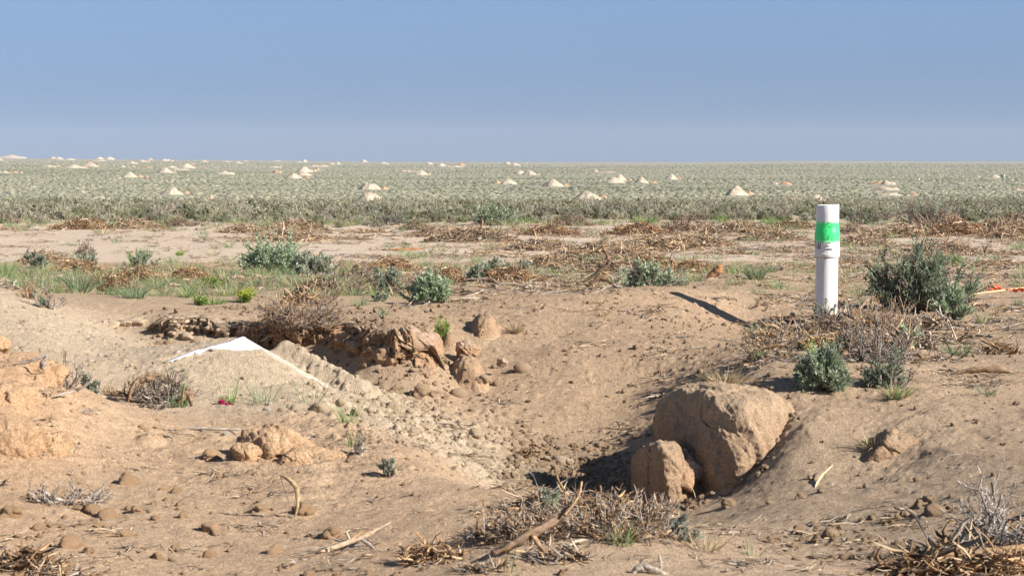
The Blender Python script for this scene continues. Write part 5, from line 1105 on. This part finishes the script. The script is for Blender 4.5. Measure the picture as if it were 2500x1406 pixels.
# ---------------------------------------------------------------- sagebrush belt and far plain
def bushmesh(seed,W=.6,Hh=.36,nb=9,cols=SAGE,dead=.12,leaf=(.042,.015),nleaf=12,sub=7):
    S_,Lf=sage(seed,W,Hh,nb=nb,sub=sub,nleaf=nleaf,leaf=leaf,cols=cols,dead=dead,fine=1,up=.5); m=MB(); m.merge(S_); m.merge(Lf); return m
BELTC=[[(c[0]*1.5,c[1]*1.30,c[2]*1.22) for c in l] for l in [[(.27,.30,.235),(.33,.35,.28),(.22,.25,.19)],[(.30,.33,.28),(.36,.38,.32)],[(.20,.24,.16),(.25,.29,.20)],[(.28,.31,.25),(.36,.36,.29),(.24,.25,.2)],[(.15,.19,.12),(.2,.24,.15)],[(.30,.28,.24),(.36,.33,.28),(.22,.19,.17)]]]
BM=[bushmesh(900+i,.52,.25,cols=BELTC[i%6],dead=.05 if i%6!=5 else .5) for i in range(9)]
BMe=[m.mesh('sagebrush',M_leaf) for m in BM]
n=6200; yy=42+48*rng.random(n)**1.05; uu=rng.uniform(-120,2620,n); xx=(uu-U0)/F*yy
edge=44.3+3.5*fbm(xx,yy,.12,2,600)*2+np.where(uu>1500,1.5,0)-np.where(uu<500,1.0,0)
k=(yy>edge)&(rng.random(n)<(.12+.88*sstep(0,7,yy-edge))*(.25+.75*pn(xx,yy,.3,610))); uu,yy,xx=uu[k],yy[k],xx[k]
o_=np.argsort(yy); uu,yy,xx=uu[o_],yy[o_],xx[o_]
nb_=280
for i in range(nb_):
    o=bpy.data.objects.new('sagebrush',BMe[rng.integers(0,9)]); C.objects.link(o); s=rng.uniform(.4,1.1)*(.62+.38*float(sstep(45,55,yy[i])))
    o.location=(xx[i],yy[i],float(gz(xx[i],yy[i]))-.01); o.rotation_euler=(0,0,rng.uniform(0,6.28)); o.scale=(s,s,s*rng.uniform(.8,1.15))
    tag(o,'low grey-green sagebrush in the dense belt beyond the dirt track','sagebrush','low sagebrush crowding the front of the belt beyond the track')
m=len(xx)-nb_; x,y=xx[nb_:],yy[nb_:]
bp_=[proto(b,'belt%d'%i,M_leaf) for i,b in enumerate(BM)]
scatter('sagebrush_belt',bp_,np.stack([x,y,gz(x,y)-.01],1),np.stack([np.zeros(m),np.zeros(m),rng.uniform(0,6.28,m)],1),rng.uniform(.45,1.1,m)*(.62+.38*sstep(45,55,y)),'sea of grey-green sagebrush filling the belt beyond its front row','sagebrush belt',idx=np.array([0,6,1,7,3,2,8,5,4])[np.clip(np.floor(3.5+9*fbm(x*.6,y,.22,3,650)+rng.normal(0,2.0,m)),0,8).astype(int)])
# ---------------------------------------------------------------- spoil mounds on the far plain
MC={'p':((.46,.39,.30),(.42,.35,.265)),'o':((.40,.26,.155),(.36,.235,.14)),'k':((.47,.365,.275),(.44,.335,.25))}
MXY=[]
def mound(u,v,wpx,hpx,typ,col,label,seed,group=None):
    x,y,z=hitfar(u,v); W=px(y,wpx)*1.22; MXY.append((x,y,W)); Hh=px(y,hpx)*1.05; rg=np.random.default_rng(seed)
    nr_,ns=12,32; mb=MB(); r=np.linspace(0,1,nr_)[:,None]; a=(np.arange(ns)*2*np.pi/ns)[None]
    lx=W/2*(1.0+.10*np.sin(a*2+rg.random()*6)+.07*np.sin(a*3+rg.random()*6)+.04*np.sin(a*7+rg.random()*6)); ly=lx*(.8 if typ!='r' else min(1,.5+6/max(W,.1)*.2))
    X=r*np.cos(a)*lx; Y=r*np.sin(a)*ly
    if typ=='c': h=np.clip(1-r**1.03,0,1)*np.ones_like(a); h=1-np.sqrt((1-h)**2+.012)+.0; h=np.clip(h/.9,0,None)
    elif typ=='t': h=np.clip((1-r)*1.6,0,1)*np.ones_like(a); h=h-.12*np.clip(h-.75,0,1)
    else: h=np.clip((1-r**2.4),0,1)**.8*(.62+.4*np.sin(X/W*6.5+rg.random()*6)**2)
    nn_=fbm(X/W+seed,Y/W,3.2,4,seed%50)
    h=h+ (.13 if typ=='c' else .22)*nn_*(1-r**4)*(h>0.02)
    Z_=Hh*1.03*h*(1) ; Z_[-1]=0
    V=np.stack([X,Y,Z_-.25*(r==1)],-1).reshape(-1,3); i=np.arange(nr_-1)[:,None]*ns; j=np.arange(ns)[None]; k=(j+1)%ns
    Fq=np.stack([i+j,i+k,i+ns+k,i+ns+j],-1).reshape(-1,4)[:, ::-1]
    c=MC[col]; t=np.clip(.5+nn_,0,1)[...,None]; cc=(np.array(c[0])*t+np.array(c[1])*(1-t))*(1+rg.normal(0,.03)); mb.add(V,Fq,cc.reshape(-1,3))
    g=gz(x+np.array([0,W*.4,-W*.4]),y+np.array([0,0,0])).mean()
    nm={'p':'spoil_mound','o':'topsoil_heap','k':'spoil_mound'}[col]
    o=mb.obj(nm,M_mound,smooth=True); o.location=(x,y-(W*.15),min(z,float(g))); return tag(o,label,{'p':'mound','o':'heap','k':'mound'}[col])
MD='''25 385.5 72 8 r p long pale ridge breaking the skyline at the frame edge
129 386.5 18 5 c k blunt tan mound on the skyline, first after the long ridge
145 389.5 20 6.5 c p pale mound on the skyline overlapping the blunt tan one
172 390.5 24 4.5 c p low pale mound on the skyline beside the overlapping pair
244 389 20 5.5 c p rounder of two pale skyline mounds standing close together
268 390 24 7 c p pointed one of two pale skyline mounds standing close together
2 394 10 5 c p pale mound scrap at the frame edge just under the long ridge
120 405 30 4 r p low pale bar of spoil sharing its line with a small orange heap
141 405 15 4.5 c o small orange heap at the end of the low pale bar
183 411 46 9 c p wide pale cone with a trailing flank below the skyline pair
207 409.5 15 5.5 c o orange heap hugging the wide pale cone
221 405 33 10 c k pinkish pale cone behind the orange heap of the wide pale cone
237 405 12 6 c o orange heap on the flank of the pinkish pale cone
240 396 38 3 r k thin pink strip of spoil behind the pinkish pale cone
230 410 10 2.5 r o tiny orange smear below the pinkish pale cone
10 424 26 4.5 r p flat pale spoil bar cut by the frame edge
33 424 19 4.5 r o orange bar continuing the flat pale one at the frame edge
52 424 10 3 c k last small hump of the bar at the frame edge
300 407 14 4 c p tiny pale mound paired with a tiny orange one
326 407 10 4 c o tiny orange mound paired with a tiny pale one
322 400.5 26 5 r p pale uneven mound above the tiny pale and orange pair
347 398 22 5 c p pale mound touching an orange lump, above the tiny pair
362 398 12 4.5 c o orange lump touching a pale mound near the skyline
366 390.5 14 4 c p single small mound on the skyline between pair and ridge
403 393 22 5 r p broken pale ridge just under the skyline
420 394 10 3.5 c p small mound ending the broken pale ridge
365 409 15 3.5 r o lone orange smear below the paired mounds
318 433 34 12.5 c p clean pale cone with two orange heaps trailing from it
342 433 18 6.5 c o nearer of two orange heaps trailing from a clean pale cone
358 433 13 4 r o farther of two orange heaps trailing from a clean pale cone
403 423.5 33 12.5 c p sharp pale cone with one small orange heap beside it
425 423.5 14 5 c o small orange heap beside the sharp pale cone
419 408 26 4 r p flat pale bar before a bright broad cone
437 408 9 4.5 c o orange lump between flat pale bar and bright broad cone
456 409 34 10.5 c p bright broad white cone in the upper plain
470 401 13 3.5 r o orange streak behind the bright broad white cone
477 408 9 4 c o orange lump at the foot of the bright broad white cone
438 415.5 40 3.5 r p flat pink-white strip below the bright broad white cone
498 395.5 22 4.5 c p low pale mound near the skyline past the broad white cone
552 397 28 3.5 r k thin pinkish ridge near the skyline
581 400.5 26 4.5 c p pale mound continuing the thin pinkish ridge
600 394 8 2 r p faint pale dot on the skyline
548 427 40 7.5 r p humped pale ridge with a dark spot at one end
501 411 12 3.5 r o faint orange streak above the humped pale ridge
421 475 48 18 c p large pale cone standing low on the plain before the sharp pale cone
455 473 18 7.5 c o orange heap beside the large pale cone low on the plain
515 489 20 12 c k small pinkish cone peeping over the near sagebrush
674 394 22 2.5 r p faint pale bar on the skyline
743 396.5 16 6 c p small white peak near the skyline
729 396.5 16 2.5 r k low pink tail of the small white peak
668 407 28 3.5 r p thin pale bar with an orange dot
685 407 9 4.5 c o orange dot at the end of the thin pale bar
775 406 48 4.5 r k long pinkish bar rising toward its orange end
792 405.5 12 5 c o orange end of the long pinkish bar
810 402.5 15 4 r k small tan mound beside a white one, above the long pinkish bar
825 402.5 13 5.5 c p small white mound with a dark nick beside the tan one
889 396.5 16 6 c p isolated white peak on the skyline
937 401.5 22 5.5 c p isolated low white cone under the skyline
743 420 34 13 c p rearmost cone of the stacked trio
740 429 32 10 c p middle cone of the stacked trio
717 435 36 12 c p front cone of the stacked trio
749 435 18 5.5 c o orange heap beside the front cone of the trio
759 428 10 4 c o orange heap beside the middle cone of the trio
677 424 24 7 r o rough orange heap on a pink skirt beside the stacked trio
766 419 15 5 r k pinkish lump beside the rear cone of the trio
776 413 14 4.5 r o orange lump above the stacked trio
1048 402 17 6.5 c p white peak with a dark cleft near the skyline
1076 407.5 26 7 c p white double-topped mound heading a row with orange heaps
1094 407 10 4 c o little orange link between white mound and orange mound
1126 407 28 7.5 c o biggest orange mound of the upper plain
1110 408.5 34 3 r p white strip lying before the biggest orange mound of the upper plain
989 416 30 4 r k tan flat bar with an orange end
1008 416 12 4.5 c o orange end of the tan flat bar
1020 424.5 22 7 c p rear shoulder cone behind a brighter cone
1029 429 31 11 c p brighter cone with a rear shoulder cone
1047 428.5 11 7 c o orange heap against the brighter cone with a shoulder
902 463 46 14 t p flat-topped pale mound in the middle plain
938 463 22 8.5 c o orange heap beside the flat-topped pale mound
903 494 60 21 t p large pale mound with a notched top close behind the near sagebrush
929 494 20 7 c o orange heap leaning on the large notched mound
1239 401.5 18 7.5 c p pale cone near the skyline, rear one of two by the thin white poles
1256 404 26 6.5 c p pale cone near the skyline, front one of two by the thin white poles
1269 425 26 9.5 c p rear cone of a tight pair in the centre plain
1293 428.5 30 11.5 c p front cone of a tight pair in the centre plain
1313 428 12 4 c o orange dot beside the tight pair of cones
1242 451.5 42 12.5 c p rounded pale mound with its orange heap on the outer side
1214 450 20 7.5 c o orange heap before the rounded pale mound
1349 457 46 17 c p tall pale cone in the centre plain
1378 456.5 22 7 c o orange heap beside the tall pale cone
1454 422.5 14 7.5 c k pink peak at the start of a thin pink bar
1478 423 62 3 r k thin pink bar on a dark scraped strip
1513 441 28 14 c p rear white cone of an overlapping pair
1499 447 46 13 c p front pale mound of an overlapping pair
1537 440.5 13 5 c o orange lump beside the overlapping pair
1565 447.5 34 13.5 c p pale mound next in line after the overlapping pair
1592 447 22 4.5 r o orange bar beside the pale mound after the overlapping pair
1639 438 30 12.5 c p lone pale cone farther back past the overlapping pair
1656 437.5 15 6 c o orange heap beside the lone pale cone
1432 488 62 21 c p biggest pale mound right behind the near sagebrush
1472 485 26 8 c o reddish heap beside the biggest pale mound
1797 478 48 22 c p steep pale cone with a shaded side, nearest the pipe
1828 476 24 9 c o brown heap beside the steep pale cone
1892 452 34 5 r p low grey-pink bar behind a brown heap
1917 452.5 28 8.5 c o brown heap with a pale foot in the plain before the pipe
2143 450 46 6 r o orange half of a long mixed mound past the pipe
2165 451 36 10 r k pinkish half of a long mixed mound past the pipe
2160 465 66 8 r k long flat pale mound, middle of three stacked past the pipe
2166 477 66 7 r p long flat pale mound, lowest of three stacked past the pipe
2228 477 20 6.5 c o orange heap beside the lowest long flat mound
1878 492 60 7 r p flat white slab-like mound near the pipe top
1926 492 32 11 c o brown heap beside the flat white slab-like mound
1992 503 52 19 c p jagged pale mound half hidden by the pipe top
2492 464 44 5 r p pale bar cut by the frame edge in the plain
2480 461 20 4 r o orange streak along the pale bar cut by the frame edge
2388 434 10 4 c p tiny pale heap on the scraped strip by the grey tank
2429 435 22 8.5 c p pale heap beside the grey tank'''
for i,l in enumerate(MD.split('\n')):
    a=l.split(' ',6); mound(float(a[0]),float(a[1]),float(a[2]),float(a[3]),a[4],a[5],a[6],1000+i)
# far plain: rough clumps
def clump(seed,cols,W=1.0,Hh=.19):
    rg=np.random.default_rng(seed); D,Fq=cubesphere(4); P=D*np.array([W/2,W/2,Hh]); P=P*(1+rg.normal(0,.16,(len(P),1))*1.0); P[:,2]=np.abs(P[:,2])*.98
    # weld-like jitter kept consistent for equal corners
    key=np.round(D,3); _,inv=np.unique(key,axis=0,return_inverse=True); j=1+rg.normal(0,.2,inv.max()+1)[inv.ravel()]; P=D*np.array([W/2,W/2,Hh])*j[:,None]; P[:,2]=np.where(P[:,2]<0,P[:,2]*.1,P[:,2])
    mb=MB(); mb.add(P,Fq,pick(rg,cols,1,.05)[0]*(1+rg.normal(0,.05,(len(P),1)))); return mb
FC=[[(c[0]*1.12,c[1]*1.02,c[2]*.94) for c in l] for l in [[(.20,.215,.16),(.25,.26,.195)],[(.235,.25,.19),(.285,.295,.23)],[(.145,.165,.11),(.19,.21,.145)],[(.26,.255,.20),(.22,.225,.17)],[(.18,.20,.14),(.24,.25,.18)]]]
cp_=[proto(clump(950+i,FC[i%5]),'clump%d'%i,M_far) for i in range(10)]
n=150000; yy=110+(1900-110)*rng.random(n)**1.35; uu=rng.uniform(-150,2650,n); xx=(uu-U0)/F*yy
dens=np.clip(.68+1.5*fbm(xx*.4,yy,.012,4,620)+.5*fbm(xx,yy,.05,2,625),.1,1); k=(rng.random(n)<dens)&((yy>300)|(rng.random(n)<.15)); 
near_m=np.zeros(n,bool)
for (mx,my,mw) in MXY: near_m|=(np.abs(xx-mx*(yy/my))<mw*.6)&(yy>my-max(26,my*.07))&(yy<my+mw*.5)
k&=~(near_m&(rng.random(n)<.93)); xx,yy=xx[k],yy[k]; n=len(xx)
s=rng.uniform(.45,1.25,n)*(1+.5*sstep(800,1800,yy))*np.where(rng.random(n)<.06,1.4,1); 
scatter('far_sagebrush',cp_,np.stack([xx,yy,gz(xx,yy)-.03],1),np.stack([np.zeros(n),np.zeros(n),rng.uniform(0,6.28,n)],1),s,'distant sagebrush steppe reading as one grey-green mass out to the skyline','sagebrush steppe',idx=np.array([[2,7],[4,9],[0,5],[1,6],[3,8]])[np.clip(np.floor(2.5+5.5*fbm(xx*.35,yy,.016,4,640)+rng.normal(0,.75,n)),0,4).astype(int),rng.integers(0,2,n)])

# distant tank trailer
def tank():
    x,y,z=hitfar(2448,435); k=y/F; ro=empty('equipment_trailer',(x,y,z),-.5); tag(ro,'tiny grey and white box trailer on the far plain beside a pale heap','trailer')
    def bx(name,x0,x1,y0,y1,z0,z1,col,mat):
        mb=MB(); v=[(a,b,c) for a in (x0,x1) for b in (y0,y1) for c in (z0,z1)]; b_=min(x1-x0,z1-z0)*.06
        mb.add(v,[[0,1,3,2],[4,6,7,5],[0,4,5,1],[2,3,7,6],[0,2,6,4],[1,5,7,3]],col); o=mb.obj(name,mat,ro)
        m=o.modifiers.new('b','BEVEL'); m.width=b_; m.segments=2; return o
    bx('body',-5*k,1.0*k,-2*k,2*k,2.5*k,7*k,(.12,.15,.22),M_wood); bx('cab',1.1*k,4.5*k,-2*k,2*k,.6*k,7.4*k,(.62,.68,.70),M_wood); bx('skid',-8*k,0,-1.5*k,1.5*k,.4*k,2.2*k,(.12,.07,.06),M_wood)
tank()
for (u,v,h_,lab) in [(1287,402,3,'thin white pole beside the front skyline cone'),(1217,399,2.5,'thin white pole before the rear skyline cone'),(1478,443,3,'short white pole by the overlapping pair of mounds'),(1821,462,3.5,'short white pole behind the brown heap near the steep cone')]:
    x,y,z=hitfar(u,v); mb=MB(); h=px(y,h_)+.6; tube(mb,[(0,0,-.3),(0,0,h*.5),(0,0,h*.95),(0,0,h)],[px(y,.5),px(y,.5),px(y,.5),px(y,.35)],(.8,.8,.8),8); o=mb.obj('marker_pole',M_wood); o.location=(x,y,z); tag(o,lab,'pole')

# thin dry-plain air
def haze():
    mb=MB(); x,y0,y1,z0,z1=1400,-600,4300,-140,60
    v=[(a,b,c) for a in (-x,x) for b in (y0,y1) for c in (z0,z1)]; mb.add(v,[[0,1,3,2],[4,6,7,5],[0,4,5,1],[2,3,7,6],[0,2,6,4],[1,5,7,3]],(1,1,1))
    m=bpy.data.materials.new('haze_air'); m.use_nodes=True; nt=m.node_tree; nt.nodes.remove(nt.nodes['Principled BSDF'])
    p=nt.nodes.new('ShaderNodeVolumePrincipled'); p.inputs['Density'].default_value=HAZE; p.inputs['Color'].default_value=(.86,.9,1,1); nt.links.new(p.outputs[0],nt.nodes['Material Output'].inputs['Volume'])
    o=mb.obj('haze',m); tag(o,kind='stuff')
if HAZE>0: haze()
# ---------------------------------------------------------------- light, sky, camera
w=bpy.data.worlds.new('World'); sc.world=w; w.use_nodes=True; nt=w.node_tree
bg=nt.nodes['Background']; sky=nt.nodes.new('ShaderNodeTexSky'); sky.sky_type='NISHITA'; sky.sun_disc=False
sd=np.array([.90,-.43]); sd/=np.linalg.norm(sd); EL=R(30)
sky.sun_elevation=EL; sky.sun_rotation=math.atan2(sd[0],sd[1]); sky.altitude=2000; sky.air_density=1.0; sky.dust_density=.4; sky.ozone_density=1.5
tcw=nt.nodes.new('ShaderNodeTexCoord'); mp=nt.nodes.new('ShaderNodeMapping'); mp.vector_type='POINT'
mp.inputs['Scale'].default_value=SKYMAP[0]; mp.inputs['Location'].default_value=SKYMAP[1]
nt.links.new(tcw.outputs['Generated'],mp.inputs['Vector']); nm=nt.nodes.new('ShaderNodeVectorMath'); nm.operation='NORMALIZE'; nt.links.new(mp.outputs[0],nm.inputs[0]); nt.links.new(nm.outputs[0],sky.inputs['Vector'])
sx=nt.nodes.new('ShaderNodeSeparateXYZ'); nt.links.new(tcw.outputs['Generated'],sx.inputs[0])
cr=nt.nodes.new('ShaderNodeValToRGB'); nt.links.new(sx.outputs[2],cr.inputs[0]); el=cr.color_ramp.elements
el[0].position=0; el[0].color=(*THOR,1); el[1].position=.3; el[1].color=(.80,.76,.70,1); e=el.new(.078); e.color=(*TTOP,1)
hs=nt.nodes.new('ShaderNodeMix'); hs.data_type='RGBA'; hs.blend_type='MULTIPLY'; hs.inputs[0].default_value=1
nt.links.new(sky.outputs[0],hs.inputs[6]); nt.links.new(cr.outputs[0],hs.inputs[7]); nt.links.new(hs.outputs[2],bg.inputs['Color'])
bg.inputs['Strength'].default_value=SKYSTR
L=bpy.data.lights.new('sun','SUN'); L.energy=SUNSTR; L.angle=R(.53); L.color=(1,.93,.83)
lo=bpy.data.objects.new('sun',L); C.objects.link(lo)
from mathutils import Vector
d=Vector((sd[0]*math.cos(EL),sd[1]*math.cos(EL),math.sin(EL)))
lo.rotation_euler=d.to_track_quat('Z','Y').to_euler(); lo.location=d*50
cam=bpy.data.cameras.new('camera'); co=bpy.data.objects.new('camera',cam); C.objects.link(co)
cam.sensor_width=36; cam.lens=F/2500*36; cam.shift_y=-(703-VH)/2500
co.location=(0,0,H); co.rotation_euler=(R(90),0,0); cam.clip_start=.1; cam.clip_end=20000
cam.dof.use_dof=True; cam.dof.focus_distance=17.5; cam.dof.aperture_fstop=14
sc.camera=co
sc.view_settings.view_transform='Standard'; sc.view_settings.look='None'; sc.view_settings.gamma=1; sc.view_settings.exposure=EXPO
sc.render.film_transparent=False
try: sc.cycles.use_denoising=True
except Exception: pass
sc.cycles.max_bounces=6
